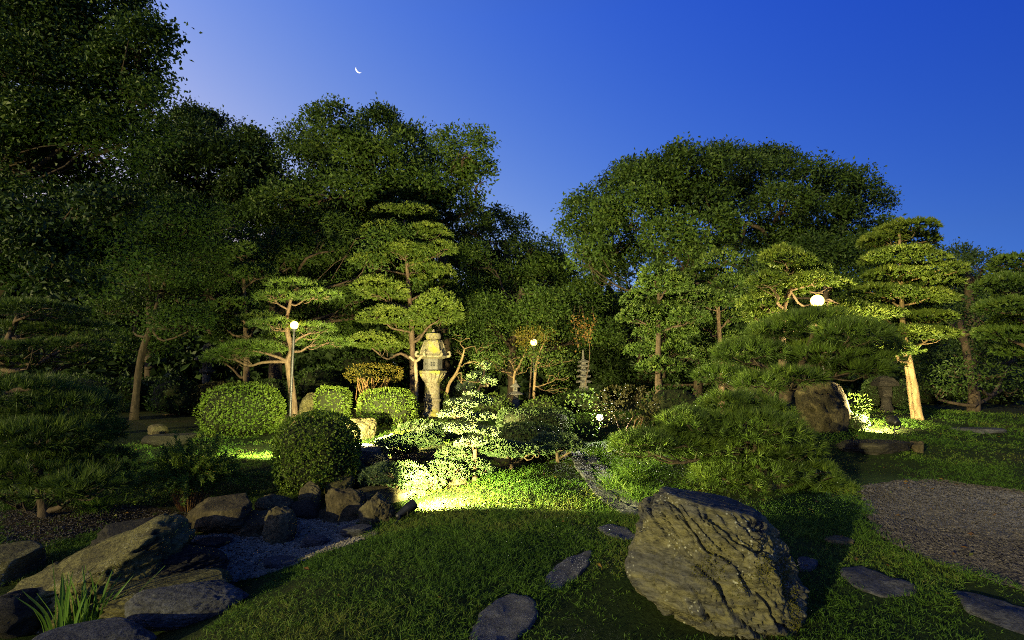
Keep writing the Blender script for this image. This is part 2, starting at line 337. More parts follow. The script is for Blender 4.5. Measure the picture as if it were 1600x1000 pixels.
def ground_at(px, py):
    a, b = 1.5, 40.0
    u, v = (px - 800) / FPX, (500 - py) / FPX
    d = np.array([u, math.cos(TILT) - v * math.sin(TILT), math.sin(TILT) + v * math.cos(TILT)])
    t = np.linspace(1.5, 40, 1200); q = EYE + t[:, None] * d
    k = np.argmax(q[:, 2] <= H(q[:, 0], q[:, 1]))
    if q[k, 2] > H(q[k:k + 1, 0], q[k:k + 1, 1])[0]: k = 800
    return q[k]
def on_ground(x, y, dz=0.0): return np.array([x, y, float(H(np.array([x]), np.array([y]))[0]) + dz])
def in_poly(x, y, poly):
    poly = np.asarray(poly); ins = np.zeros(np.shape(x), bool); j = len(poly) - 1
    for i in range(len(poly)):
        xi, yi, xj, yj = *poly[i], *poly[j]
        ins ^= ((yi > y) != (yj > y)) & (x < (xj - xi) * (y - yi) / (yj - yi + 1e-12) + xi); j = i
    return ins
def gpoly(pts): return np.array([ground_at(*p)[:2] for p in pts])
GRAVEL = gpoly([(1345, 762), (1400, 752), (1480, 752), (1600, 768), (1700, 775), (1700, 960), (1600, 925), (1500, 893), (1410, 862), (1370, 835), (1350, 800)])
CREEK = gpoly([(230, 880), (290, 842), (395, 828), (470, 808), (565, 808), (590, 836), (535, 856), (480, 876), (410, 902), (345, 915), (230, 950), (120, 1000), (40, 990), (150, 900)])
LITTER = gpoly([(720, 763), (630, 767), (560, 760), (560, 720), (700, 700), (900, 700), (905, 712), (800, 735)])
SOILS = [gpoly([(0, 800), (200, 790), (330, 800), (280, 830), (150, 830), (0, 880)]), LITTER]

# ground sheet: fine in the garden, coarse to the horizon
def axis(lo, hi, fine, outer):
    core = np.arange(lo, hi + 1e-6, fine); k = np.geomspace(fine, outer, 40); k = np.cumsum(k) * (outer / np.sum(k))
    return np.concatenate([(lo - k)[::-1], core, hi + k])
gx, gy = axis(-9, 11, 0.12, 1500), axis(2.0, 14, 0.10, 1500)
X, Y = np.meshgrid(gx, gy); Z = H(X, Y)
nx, ny = len(gx), len(gy); i = np.arange(nx * ny).reshape(ny, nx)
GV = np.stack([X, Y, Z], -1).reshape(-1, 3); GF = np.stack([i[:-1, :-1], i[:-1, 1:], i[1:, 1:], i[1:, :-1]], -1).reshape(-1, 4)
def ground_mat():
    m, t, nd, lk, bs = mat_new('lawn_soil')
    tcn = nd.new('ShaderNodeTexCoord'); v = tcn.outputs['Object']
    n1 = noise_node(nd, lk, 0.9, 8, 0.6, v); n2 = noise_node(nd, lk, 30, 6, 0.7, v)
    r1 = ramp(nd, [(0.35, (0.022, 0.042, 0.008)), (0.55, (0.032, 0.05, 0.010)), (0.72, (0.06, 0.055, 0.022))]); lk.new(n1.outputs[0], r1.inputs[0])
    at = nd.new('ShaderNodeAttribute'); at.attribute_name = 'tint'
    mx = nd.new('ShaderNodeMix'); mx.data_type = 'RGBA'; lk.new(at.outputs['Fac'], mx.inputs[0]); lk.new(r1.outputs[0], mx.inputs[6])
    r3 = ramp(nd, [(0.35, (0.03, 0.022, 0.012)), (0.65, (0.095, 0.07, 0.035))]); lk.new(n2.outputs[0], r3.inputs[0]); lk.new(r3.outputs[0], mx.inputs[7])
    r2 = ramp(nd, [(0.3, (0.4, 0.4, 0.4)), (0.6, (1, 1, 1))]); lk.new(n2.outputs[0], r2.inputs[0])
    mm = nd.new('ShaderNodeMix'); mm.data_type = 'RGBA'; mm.blend_type = 'MULTIPLY'; mm.inputs[0].default_value = 1; lk.new(mx.outputs[2], mm.inputs[6]); lk.new(r2.outputs[0], mm.inputs[7])
    lk.new(mm.outputs[2], bs.inputs['Base Color']); bs.inputs['Roughness'].default_value = 0.95; bs.inputs['Specular IOR Level'].default_value = 0.1
    bp = nd.new('ShaderNodeBump'); bp.inputs['Strength'].default_value = 0.8; bp.inputs['Distance'].default_value = 0.04; lk.new(n2.outputs[0], bp.inputs['Height']); lk.new(bp.outputs[0], bs.inputs['Normal'])
    return m
soil = np.zeros(len(GV))
for q in SOILS: soil[in_poly(GV[:, 0], GV[:, 1], q)] = 1
soil[(GV[:, 1] > 14)] = 0.3
g = obj('ground', GV, GF, ground_mat(), smooth=True, tint=soil); tag(g, kind='structure')
def gravel_sheet(name, poly, mat, dz):
    c = GV[GF].mean(1); F = GF[in_poly(c[:, 0], c[:, 1], poly)]; u, inv = np.unique(F, return_inverse=True)
    o = obj(name, GV[u] + [0, 0, dz], inv.reshape(F.shape), mat, smooth=True); tag(o, kind='structure')
gm = rock_mat('gravel_bed', [(0.025, 0.021, 0.021), (0.058, 0.05, 0.048), (0.10, 0.09, 0.086)], 40, 0.9)
gravel_sheet('gravel_path', GRAVEL, gm, 0.006)
gravel_sheet('gravel_bed', CREEK, gm, 0.006)

# ------------------------------------------------------------------ moon (a lit lune of a sphere, far off)
mc = P(561, 108.5, 3000.0); mr = S(5.6, 3000.0)
th = np.linspace(0, np.pi, 25); ph = np.linspace(0, rad(50), 8)     # crescent limb faces lower left
lit = nrm(np.array([[-0.62, 0, -0.78]]))[0]; view = nrm((EYE - mc)[None])[0]; pole = nrm(np.cross(lit, view)[None])[0]; lit = np.cross(view, pole)
TH, PH = np.meshgrid(th, ph, indexing='ij')
D = np.cos(TH)[..., None] * pole + np.sin(TH)[..., None] * (np.cos(PH - rad(2))[..., None] * lit + np.sin(PH)[..., None] * view)
V = (mc + mr * nrm(D)).reshape(-1, 3); q = np.arange(25 * 8).reshape(25, 8)
tag(obj('moon', V, np.stack([q[:-1, :-1], q[:-1, 1:], q[1:, 1:], q[1:, :-1]], -1).reshape(-1, 4), M['moon'], base=mc, smooth=True), 'thin bright crescent moon high in the blue sky', 'moon')

# ------------------------------------------------------------------ rocks
STONES = []                                # (x, y, r) kept clear of grass
def rock(name, label, cat, c, dims, mat, seed, sub=4, rotz=0.0, cuts=7, top=None, rough=0.16, strata=0.05, sdir=(0.5, 0.2, 1), group=None, sink=0.3, tilt=(0, 0)):
    r = np.random.default_rng(seed); v, F = ico(sub); p = np.sign(v) * np.abs(v) ** 0.86
    for k in range(cuts):
        n = r.normal(size=3); n /= np.linalg.norm(n); n[2] *= 0.8; n /= np.linalg.norm(n); d = r.uniform(0.62, 0.88)
        p -= np.maximum(p @ n - d, 0)[:, None] * n * 0.9
    p += v * (0.65 * rough * fbm(p * 1.4 + seed, seed, 5))[:, None]
    flat = np.zeros(len(p))
    if top:
        n = nrm(np.array([top[1:]], float))[0]; p -= np.maximum(p @ n - top[0], 0)[:, None] * n * 0.95; flat = np.clip((p @ n - top[0] + .08) / .07, 0, 1)
    s = nrm(np.array([sdir], float))[0]; w = 0.55 * fbm(p * 1.1, seed + 5, 3)
    for fq, am, sd in ((3.2, 1.3, 1), (7.5, .8, 2), (17, .36, 3))[:max(1, sub - 3)]:
        a = (p @ s) * fq + w * 1.6 + 0.2 * vnoise(p * 5, sd + seed); f = a - np.floor(a); g = np.minimum(f, 1 - f) * 2
        m = np.clip(0.5 + 1.3 * vnoise(p * 1.4 + sd * 5, sd + seed), 0, 1); am = am * strata
        p += v * ((am * (np.clip(g * 4.5, 0, 1) - 1) + am * 0.7 * (f - 0.5)) * m * (1 - 0.8 * flat))[:, None]
    if sub >= 5: p += v * ((0.024 * fbm(p * 8, seed + 7, 4, 0.6) - 0.035 * np.clip(0.12 - np.abs(fbm(p * 3.1 + 9, seed + 31, 4)), 0, 1) / 0.12) * (1 - 0.7 * flat))[:, None]
    p *= np.asarray(dims)
    tx, ty = tilt
    p[:, 2] += p[:, 0] * tx + p[:, 1] * ty
    ca, sa = math.cos(rotz), math.sin(rotz); p = np.stack([p[:, 0] * ca - p[:, 1] * sa, p[:, 0] * sa + p[:, 1] * ca, p[:, 2]], -1)
    zmin, zmax = p[:, 2].min(), p[:, 2].max(); p[:, 2] -= zmin + sink * (zmax - zmin)
    c = np.asarray(c, float)
    o = obj(name, p + c, F, mat, base=c, smooth=sub >= 4)
    STONES.append((c[0], c[1], max(dims[0], dims[1]) * 0.8))
    return tag(o, label, cat, group)
def rock_px(name, label, cat, px, py, w, h, mat, seed, depth=None, **k):
    k.setdefault('sub', 5 if 109 <= seed <= 121 or seed in (126, 128, 135, 139) else 4); k.setdefault('strata', 0.08)
    """rock whose visible base centre is at pixel (px,py), w x h pixels in the photo"""
    g = ground_at(px, py); d = g[1]; wx = S(w, d) / 2; hz = S(h, d)
    sink = k.pop('sink', 0.25); dy = (depth or 0.8) * wx
    return rock(name, label, cat, g + [0, dy * 0.7, 0], (wx, dy, hz / 2 / (1 - sink)), mat, seed, sink=sink, **k)

# the large foreground boulder
def boulder():
    v, F = ico(7); p = v.copy(); sg = np.sign(p); p = sg * np.abs(p) ** 0.86
    for n, d in (((-0.70, -0.66, 0.28), 0.86), ((0.75, -0.60, 0.30), 0.88), ((-0.05, -0.95, 0.10), 0.86), ((-0.55, -0.6, -0.55), 0.92), ((0.95, 0.1, 0.35), 0.82), ((-0.95, 0.2, 0.2), 0.86), ((-0.8, -0.1, -0.6), 0.84), ((0.62, -0.1, 0.78), 0.86)):
        n = np.array(n) / np.linalg.norm(n); p -= np.maximum(p @ n - d, 0)[:, None] * n * 0.85
    n = np.array([0.20, 0.02, 1.0]); n /= np.linalg.norm(n)
    p += v * (0.10 * fbm(p * 1.3 + 4, 41, 5))[:, None]
    p -= np.maximum(p @ n - 0.80, 0)[:, None] * n * 0.96
    flat = np.clip((p @ n - 0.72) / 0.07, 0, 1)
    s = nrm(np.array([[0.70, -0.25, 0.66]]))[0]
    w = 0.55 * fbm(p * 1.1, 5, 3)
    for fq, am, sd in ((3.2, 0.10, 1), (7.5, 0.06, 2), (17, 0.032, 3)):
        a = (p @ s) * fq + w * 1.4 + 0.2 * vnoise(p * 5, sd); f = a - np.floor(a); g = np.minimum(f, 1 - f) * 2
        m = np.clip(0.55 + 1.3 * vnoise(p * 1.4 + sd * 5, sd + 20) + 0.35 * (p @ np.array([0.8, -0.3, 0])), 0, 1)
        p += v * ((am * (np.clip(g * 4.5, 0, 1) - 1) + am * 0.7 * (f - 0.5)) * m * (1 - 0.92 * flat))[:, None]
    p += v * ((0.028 * fbm(p * 9, 77, 5, 0.6) - 0.05 * np.clip(0.12 - np.abs(fbm(p * 3.1 + 9, 31, 4)), 0, 1) / 0.12) * (1 - 0.8 * flat))[:, None]
    p *= np.array([0.60, 0.55, 0.56]); p[:, 0] += np.clip(p[:, 2], -1, 0) * -0.12
    c = np.array([1.39, 3.85, 0.27])
    o = obj('boulder', p + c, F, M['boulder'], base=c, smooth=True)
    tag(o, 'large craggy olive boulder with a flat dark top in the front lawn', 'boulder')
    STONES.append((c[0], c[1], 0.62))
    # moss cushions on two patches
    nr = nrm(p / np.array([0.645, 0.55, 0.56]) ** 2); P_, D_ = [], []
    r = np.random.default_rng(3)
    for ctr, rr in (((-0.10, -0.50, 0.13), 0.09), ((0.02, -0.50, 0.06), 0.06), ((0.40, -0.33, -0.02), 0.11), ((0.36, -0.38, -0.16), 0.10), ((0.20, -0.48, 0.16), 0.06)):
        q = p - np.array(ctr); dd = np.sqrt(q[:, 0] ** 2 + q[:, 1] ** 2 + (q[:, 2] * 0.7) ** 2) + 0.07 * fbm(p * 9, 8, 3)
        k = np.where(dd < rr)[0]
        for _ in range(2): P_.append(p[k] + r.normal(size=(len(k), 3)) * 0.006 - nr[k] * 0.004); D_.append(nrm(nr[k] + r.normal(size=(len(k), 3)) * 0.7))
    P_, D_ = np.concatenate(P_), np.concatenate(D_)
    V, F, T = kites(P_ + c, D_, r, 0.013, 0.007); mo = obj('moss', V, F, M['moss'], parent=o, tint=T); tag(mo, kind='stuff')

# ------------------------------------------------------------------ foliage primitives
def orth(D, Nn):
    S_ = np.cross(D, Nn); bad = np.linalg.norm(S_, axis=-1) < 1e-3; S_[bad] = np.cross(D[bad], np.array([0.3, 0.8, 0.5])); return nrm(S_)
def kites(B, D, r, Ln, W, Nn=None, fold=0.25, tint=None, tj=0.35):
    n = len(B); l = Ln * r.uniform(0.5, 1.3, n)[:, None]; w = W * r.uniform(0.6, 1.3, n)[:, None]
    if Nn is None: Nn = nrm(r.normal(size=(n, 3)))
    S_ = orth(D, Nn); U = np.cross(S_, D)
    mid = B + D * l * 0.45 + U * w * fold
    V = np.stack([B, mid + S_ * w * 0.5, B + D * l, mid - S_ * w * 0.5], 1).reshape(-1, 3)
    F = np.arange(4 * n).reshape(n, 4)
    t = r.uniform(0, 1, n) * tj * 2 + (0.5 - tj) if tint is None else tint + r.uniform(-tj, tj, n)
    return V, F, np.repeat(np.clip(t, 0, 1), 4)
def needles(B, D, r, Ln, W, tint=None):
    n = len(B); l = Ln * r.uniform(0.75, 1.15, n)[:, None]; S_ = orth(D, nrm(r.normal(size=(n, 3))))
    V = np.stack([B + S_ * W / 2, B - S_ * W / 2, B + D * l], 1).reshape(-1, 3)
    t = r.uniform(0.1, 0.9, n) if tint is None else tint + r.uniform(-0.25, 0.25, n)
    return V, np.arange(3 * n).reshape(n, 3), np.repeat(np.clip(t, 0, 1), 3)

boulder()
def merge(parts):
    V, F, T, n = [], [], [], 0
    for v, f, t in parts: V.append(v); F.append(f + n); T.append(t); n += len(v)
    return np.concatenate(V), np.concatenate(F), np.concatenate(T)
def sphere_dirs(r, n): return nrm(r.normal(size=(n, 3)))

def blob_leaves(r, c, rad3, n_cl, per, leaf, W, spread, droop=0.0, lump=0.25, shell=0.5, seed=0, low=0.5, clump=0.82, back=0.4):
    d = sphere_dirs(r, int(n_cl * 1.5)); d = d[(d[:, 2] > -0.25) | (r.uniform(size=len(d)) < low)][:n_cl]; n = len(d)
    rr = 1 - shell * r.uniform(size=n) ** 1.6; rr *= 1 + lump * fbm(d * 1.9 + seed, seed, 3)
    R3 = np.asarray(rad3, float); pos = np.asarray(c) + d * R3 * rr[:, None]; out = nrm(d / R3)
    # most leaf clusters sit on secondary clumps, so the crown has lit heads and dark gaps
    ns = 15; sd_ = sphere_dirs(r, ns * 2); sd_ = sd_[sd_[:, 2] > -0.45][:ns]; sr = r.uniform(.45, .85, len(sd_)); sc_ = np.asarray(c) + sd_ * R3 * sr[:, None]
    rs = np.clip(R3.mean() * .46, .2, 1.3) * r.uniform(.65, 1.2, len(sd_)); w = rs ** 2; k = r.choice(len(sd_), n, p=w / w.sum())
    dd = nrm(r.normal(size=(n, 3)) + sd_[k] * .55 + [0, 0, .35]); use = r.uniform(size=n) < clump
    p2 = sc_[k] + dd * (rs[k] * (1 - .35 * r.uniform(size=n) ** 2))[:, None] * [1, 1, .78]
    pos = np.where(use[:, None], p2, pos); out = np.where(use[:, None], dd, out)
    ex = r.uniform(size=n) < .03; pos[ex] = np.asarray(c) + (pos[ex] - np.asarray(c)) * r.uniform(1.04, 1.15, (ex.sum(), 1)); leaf = leaf * r.uniform(.82, 1.22); W = W * r.uniform(.85, 1.15)
    ct = np.clip(0.45 + r.normal(size=n) * 0.18, 0, 1)
    kp = (pos[:, 1] < c[1] + .3 * R3[1]) | (r.uniform(size=n) < back); pos, out, ct = pos[kp], out[kp], ct[kp]
    pos = np.repeat(pos, per, 0); out = np.repeat(out, per, 0); ct = np.repeat(ct, per)
    pos = pos + r.normal(size=pos.shape) * spread
    D = nrm(out * 0.6 + r.normal(size=pos.shape) * 0.65 + np.array([0, 0, -droop])); Nn = nrm(out * 0.8 + np.array([0, 0, 0.4]) + r.normal(size=pos.shape) * 0.55)
    return kites(pos, D, r, leaf, W, Nn, tint=ct, tj=0.25)

def branch(mb, a, b, r0, r1, r, wob=0.08, n=9, sides=6, lift=0.0):
    a, b = np.asarray(a, float), np.asarray(b, float); ln = np.linalg.norm(b - a)
    pts = np.array([a, a * .67 + b * .33 + r.normal(size=3) * wob * ln + [0, 0, -lift * ln], a * .33 + b * .67 + r.normal(size=3) * wob * ln + [0, 0, -lift * .5 * ln], b])
    s = spline(pts, n); add_tube(mb, s, np.linspace(r0, r1, n), sides); return s

DENS = 2.4
def broadleaf(name, label, trunk, d, blobs, leaf=0.2, W=0.09, density=1.0, per=9, mat='leaf_mid', bark='bark_dark', r0=0.3, seed=1, droop=0.1, group=None, yr=0.8, spread=None, lump=0.25, shell=0.5, cat='tree', limbs=True, dj=0.12, limb_r=0.25):
    r = np.random.default_rng(seed); leaf, W = leaf * .86, W * .86
    tp = np.array([P(px, py, d) for px, py in trunk]); g = on_ground(tp[0][0], tp[0][1]); tp[0] = g - [0, 0, 0.15]
    t = thing(name, label, cat, g, group)
    mb = MB(); ts = spline(tp, 16); rr = np.linspace(r0, r0 * 0.45, 16); rr[0] *= 1.4; rr[1] *= 1.1
    add_tube(mb, ts, rr, 10, 0.15, seed); mb.build('trunk', M[bark], t, smooth=True)
    parts = []
    for k, b in enumerate(blobs):
        px, py, rx, rz = b[:4]; dd = d * (1 + (b[4] if len(b) > 4 else r.uniform(-dj, dj)))
        c = P(px, py + rz * .12, dd); R3 = np.array([S(rx, dd), S(rx, dd) * yr, S(rz, dd) * .9])
        area = 4 * np.pi * ((R3[0] * R3[1]) ** 1.6 / 3 + 2 * (R3[0] * R3[2]) ** 1.6 / 3) ** (1 / 1.6)
        sp_ = spread or leaf * 0.9
        n = int(max(16, DENS * density * area / (sp_ * 2.2) ** 2))
        parts.append(blob_leaves(r, c, R3, n, per, leaf, W, sp_, droop, lump, shell, seed + k))
        if limbs:
            i = int(np.argmin(np.linalg.norm(ts[4:] - (c - [0, 0, R3[2] * 1.2]), axis=1))) + 4
            lb = MB(); s = branch(lb, ts[i], c - [0, 0, R3[2] * 0.4], rr[i] * 0.55, r0 * limb_r * 0.45, r, 0.10, 10, 6, 0.05)
            for _ in range(5):
                q = c + sphere_dirs(r, 1)[0] * R3 * [0.8, 0.8, 0.6]
                branch(lb, s[r.integers(5, 10)], q, r0 * limb_r * 0.35, 0.012, r, 0.12, 6, 4)
            lb.build('limb', M[bark], t, smooth=True)
    V, F, T = merge(parts); o = obj('crown', V, F, M[mat], t, tint=T)
    return t

def pad_tufts(r, c, R3, n, flat=0.25, lump=0.2, seed=0):
    a = r.uniform(0, 2 * np.pi, n); q = np.sqrt(r.uniform(size=n)); x, y = q * np.cos(a), q * np.sin(a)
    edge = 1 + lump * fbm(np.stack([np.cos(a) * 1.7, np.sin(a) * 1.7, np.full(n, seed * 3.3)], -1), seed, 3)
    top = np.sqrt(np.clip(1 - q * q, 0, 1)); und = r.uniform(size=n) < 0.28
    lf = fbm(np.stack([x * 2.2 + seed, y * 2.2, np.zeros(n)], -1), seed, 3)
    z = top * (1 + lump * 1.3 * lf) - 0.25 * r.uniform(size=n); z[und] = -flat * top[und] * r.uniform(0.2, 1, und.sum()); tl = r.normal(size=2) * .14; z = z + x * tl[0] + y * tl[1]
    pos = np.asarray(c) + np.stack([x * edge * R3[0], y * edge * R3[1], z * R3[2]], -1)
    out = nrm(np.stack([x * 0.9 / R3[0] * R3[0], y * 0.9, 0.35 + top * 0.6], -1)); out[und, 2] *= -0.2
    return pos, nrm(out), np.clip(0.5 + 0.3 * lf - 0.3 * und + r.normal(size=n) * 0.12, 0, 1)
def tuft_kites(r, pos, out, tint, per, Ln, W, sprd=0.6, up=0.25):
    B = np.repeat(pos, per, 0); O = np.repeat(out, per, 0)
    D = nrm(O + r.normal(size=B.shape) * sprd + [0, 0, up]); return kites(B, D, r, Ln, W, nrm(O + r.normal(size=B.shape) * .6), tint=np.repeat(tint, per), tj=0.22)
def tuft_needles(r, pos, out, tint, per, Ln, W, sprd=0.55, up=0.35):
    B = np.repeat(pos, per, 0); O = np.repeat(out, per, 0)
    D = nrm(O + r.normal(size=B.shape) * sprd + [0, 0, up]); return needles(B, D, r, Ln, W, np.repeat(tint, per))

PADD = 2.0
def niwaki(name, label, d, trunk, pads, kind='kite', mat='podo', bark='bark', Ln=0.09, W=0.022, per=8, gap=None, r0=0.09, seed=1, yr=0.85, group=None, cat='tree', stems=(), base_d=None, sprd=0.6, up=0.25, twigs=5, dj=0.05, lump=0.2, twig_mat=None):
    r = np.random.default_rng(seed)
    tp = np.array([P(px, py, d) for px, py in trunk]); g = on_ground(tp[0][0], tp[0][1]); tp[0] = g - [0, 0, 0.1]
    t = thing(name, label, cat, g, group)
    mb = MB(); ts = spline(tp, 22); rr = np.linspace(r0, r0 * 0.3, 22); rr[0] *= 1.3
    add_tube(mb, ts, rr, 10, 0.14, seed); mb.build('trunk', M[bark], t, smooth=True)
    for st in stems:
        sp_ = np.array([P(px, py, d * 1.01) for px, py in st]); sp_[0] = on_ground(*sp_[0][:2]) - [0, 0, .1]
        mb = MB(); add_tube(mb, spline(sp_, 14), np.linspace(r0 * 0.8, r0 * 0.45, 14), 9, 0.12, seed + 1); mb.build('stem', M[bark], t, smooth=True)
    gap = gap or Ln * 0.85
    for k, b in enumerate(pads):
        px, py, rx, rz = b[:4]; dd = d * (1 + (b[4] if len(b) > 4 else r.uniform(-dj, dj)))
        c = P(px, py + rz * 0.4, dd); R3 = np.array([S(rx, dd), S(rx, dd) * yr, S(rz, dd) * 1.12])
        n = int(max(20, PADD * np.pi * R3[0] * R3[1] / gap ** 2 * (1 + 0.8 * R3[2] / R3[0])))
        pos, out, ti = pad_tufts(r, c, R3, n, seed=seed * 7 + k, lump=lump)
        V, F, T = (tuft_kites if kind == 'kite' else tuft_needles)(r, pos, out, ti, per, Ln, W, sprd, up)
        o = obj('foliage_pad', V, F, M[mat], t, tint=T)
        i = int(np.argmin(np.linalg.norm(ts[3:] - (c - [0, 0, R3[2] + abs(ts[0][0] - c[0]) * 0.15]), axis=1))) + 3
        lb = MB(); hub = c - [0, 0, R3[2] * 0.25]
        s = branch(lb, ts[i], hub, max(rr[i] * 0.6, 0.012), 0.012 + r0 * 0.08, r, 0.07, 10, 6, 0.06)
        for _ in range(twigs):
            j = r.integers(5, 10); a = r.uniform(0, 2 * np.pi); q = c + np.array([math.cos(a) * R3[0] * .75, math.sin(a) * R3[1] * .75, R3[2] * 0.15])
            branch(lb, s[j], q, 0.010 + r0 * .05, 0.004, r, 0.1, 6, 4)
        lb.build('limb', M[twig_mat or bark], t, smooth=True)
    return t

def bush(name, label, px, py, w, h, mat='hedge', leaf=0.05, W=0.03, seed=1, sq=1.0, flat=0.0, yr=0.9, dens=1.0, group=None, cat='bush', lump=0.08, d=None, stems=0, lift=0.0, jit=0.35):
    """clipped shrub whose foot is at pixel (px,py)"""
    r = np.random.default_rng(seed); g = ground_at(px, py) if d is None else on_ground(*(P(px, py, d)[:2]))
    d = g[1]; rx, hz = S(w, d) / 2, S(h, d) / 2 * (1.06 if lift == 0 else 1); ry = rx * yr; c = g + [0, ry * 0.6, hz * 0.92 + lift]
    t = thing(name, label, cat, on_ground(c[0], c[1]), group)
    n = int(dens * 4.2 * np.pi * 2 * (rx * ry + 2 * rx * hz) / 3 / (leaf * W)); n = min(n, 26000)
    v = sphere_dirs(r, n); v = v[v[:, 2] > -0.75]; v = v[r.uniform(size=len(v)) < np.clip(1.0 + .8 * fbm(v * 3.2 + seed, seed + 3, 3), .45, 1)]
    pw = (np.abs(v) ** (2 + sq * 2)).sum(1) ** (-1 / (2 + sq * 2)) if sq > 0 else np.ones(len(v))
    p = v * pw[:, None]
    if flat: p[:, 2] = np.where(p[:, 2] > 1 - flat, 1 - flat + (p[:, 2] - 1 + flat) * 0.15, p[:, 2])
    lf = fbm(v * 2.2 + seed, seed, 3); p = p * (1 + lump * lf - 0.10 * r.uniform(size=len(v)) ** 2)[:, None]
    p[::47] *= r.uniform(1.0, 1.10, (len(p[::47]), 1))
    out = nrm(v / np.array([rx, ry, hz])); pos = c + p * np.array([rx, ry, hz])
    pos[:, 2] = np.maximum(pos[:, 2], H(pos[:, 0], pos[:, 1], False) + 0.01)
    D = nrm(out * 0.5 + r.normal(size=v.shape) * 0.6 + [0, 0, 0.25]); Nn = nrm(out + r.normal(size=v.shape) * jit)
    V, F, T = kites(pos, D, r, leaf, W, Nn, tint=np.clip(0.5 + lf * 0.25, 0, 1), tj=0.3)
    obj('foliage', V, F, M[mat], t, tint=T)
    if dens < 0.5: lf = None
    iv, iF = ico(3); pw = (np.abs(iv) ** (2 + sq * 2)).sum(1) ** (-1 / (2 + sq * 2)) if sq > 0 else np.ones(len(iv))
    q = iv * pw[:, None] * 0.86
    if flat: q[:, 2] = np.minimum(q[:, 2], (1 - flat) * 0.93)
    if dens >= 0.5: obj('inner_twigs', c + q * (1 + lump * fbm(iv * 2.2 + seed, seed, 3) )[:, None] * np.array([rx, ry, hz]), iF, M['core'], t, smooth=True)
    if stems:
        for k in range(stems):
            mb = MB(); a = r.uniform(0, 6.28); b0 = on_ground(c[0] + r.normal() * rx * .12, c[1] + r.normal() * ry * .12, -0.03)
            branch(mb, b0, c + np.array([math.cos(a) * rx * .6, math.sin(a) * ry * .6, -hz * .35]), 0.025, 0.01, r, 0.08, 8, 5); mb.build('stem', M['twig'], t, smooth=True)
    STONES.append((c[0], c[1], rx * 0.8)); return t

# ------------------------------------------------------------------ far wood and tall trees
r = np.random.default_rng(99)
parts = []
for k in range(46):
    x = -46 + k * 2.05; y = 33 + r.uniform(-3, 5) + 0.004 * x * x; hgt = r.uniform(6.0, 8.0) * (1.65 if x < -6 else 0.95)
    parts.append(blob_leaves(r, (x, y, 0.6 + hgt * 0.45), (2.4, 1.8, hgt * 0.62), 420 if x < -6 else 300, 8, 0.7, 0.46, 0.4, 0.1, 0.3, 0.6, k, 0.9, 0.4))
for k in range(40):
    x = -34 + k * 1.75; y = 26.5 + r.uniform(-1.5, 1.5); parts.append(blob_leaves(r, (x, y, 1.7), (1.5, 1.1, 1.7), 70, 8, .5, .34, .3, .1, .3, .6, 60 + k, .95, .3))
V, F, T = merge(parts); tag(obj('woodland', V, F, M['leaf_far'], tint=T), 'dark mass of undergrowth and shrubs closing the back of the garden', 'woodland', kind='stuff')

broadleaf('zelkova_tree', 'towering dark tree filling the upper left corner with fine leaves', [(-150, 760), (-150, 400), (-90, 150), (0, -60)], 13.0,
  [(40, 40, 110, 80), (150, 20, 95, 70), (195, 110, 70, 55, -0.05), (90, 140, 120, 70), (215, 60, 50, 45), (190, 205, 75, 50), (110, 200, 80, 50), (20, 220, 80, 60), (60, 240, 110, 60), (150, 285, 85, 45), (30, 320, 90, 40), (-60, 150, 90, 130), (-40, 20, 100, 90), (230, 150, 35, 30), (120, 80, 80, 60), (170, -50, 70, 50)],
  leaf=0.135, W=0.085, density=2.4, per=10, mat='leaf_mid', r0=0.45, seed=3, droop=0.25, spread=0.17, shell=0.8)
broadleaf('evergreen_tree', 'dark dome shaped tree between the corner tree and the tall camphor', [(330, 620), (330, 430), (325, 300)], 27.0,
  [(315, 205, 60, 45), (275, 235, 50, 50), (385, 235, 50, 45), (330, 260, 100, 55), (410, 290, 45, 55), (265, 300, 50, 45), (350, 330, 80, 40)], leaf=0.24, W=0.13, density=1.5, mat='leaf_dark', r0=0.4, seed=4)
broadleaf('evergreen_tree', 'dark tree filling the gap under the dome shaped crown at left', [(235, 620), (235, 480), (230, 400)], 25.0,
  [(235, 320, 70, 50), (165, 345, 70, 45), (290, 345, 60, 50), (225, 385, 80, 45), (310, 400, 60, 40), (150, 410, 60, 40), (380, 300, 50, 40)], leaf=0.22, W=0.12, density=1.4, mat='leaf_dark', r0=0.25, seed=44)
broadleaf('camphor_tree', 'tallest camphor tree at centre with knobbly crown under the moon', [(690, 620), (695, 480), (690, 380), (660, 300)], 23.0,
  [(462, 215, 32, 30), (515, 182, 36, 34), (535, 225, 55, 40), (592, 195, 40, 36), (640, 232, 45, 45), (600, 255, 80, 40), (722, 232, 48, 40), (745, 275, 32, 35), (690, 265, 45, 38), (480, 255, 55, 40), (525, 305, 85, 42), (640, 305, 75, 40), (445, 310, 45, 40), (570, 345, 60, 30), (490, 350, 50, 30), (710, 320, 45, 30)],
  leaf=0.2, W=0.11, density=1.0, mat='leaf_mid', r0=0.36, seed=5, lump=0.35)
broadleaf('laurel_tree', 'low dark tree in the dip of the skyline right of the camphor', [(800, 640), (800, 480), (790, 380)], 28.0,
  [(775, 362, 50, 45), (835, 395, 50, 42), (735, 345, 38, 40), (865, 435, 45, 45), (800, 420, 80, 45), (740, 420, 50, 50), (690, 380, 40, 50)], leaf=0.22, W=0.11, density=0.9, mat='leaf_dark', r0=0.35, seed=6, lump=0.4)
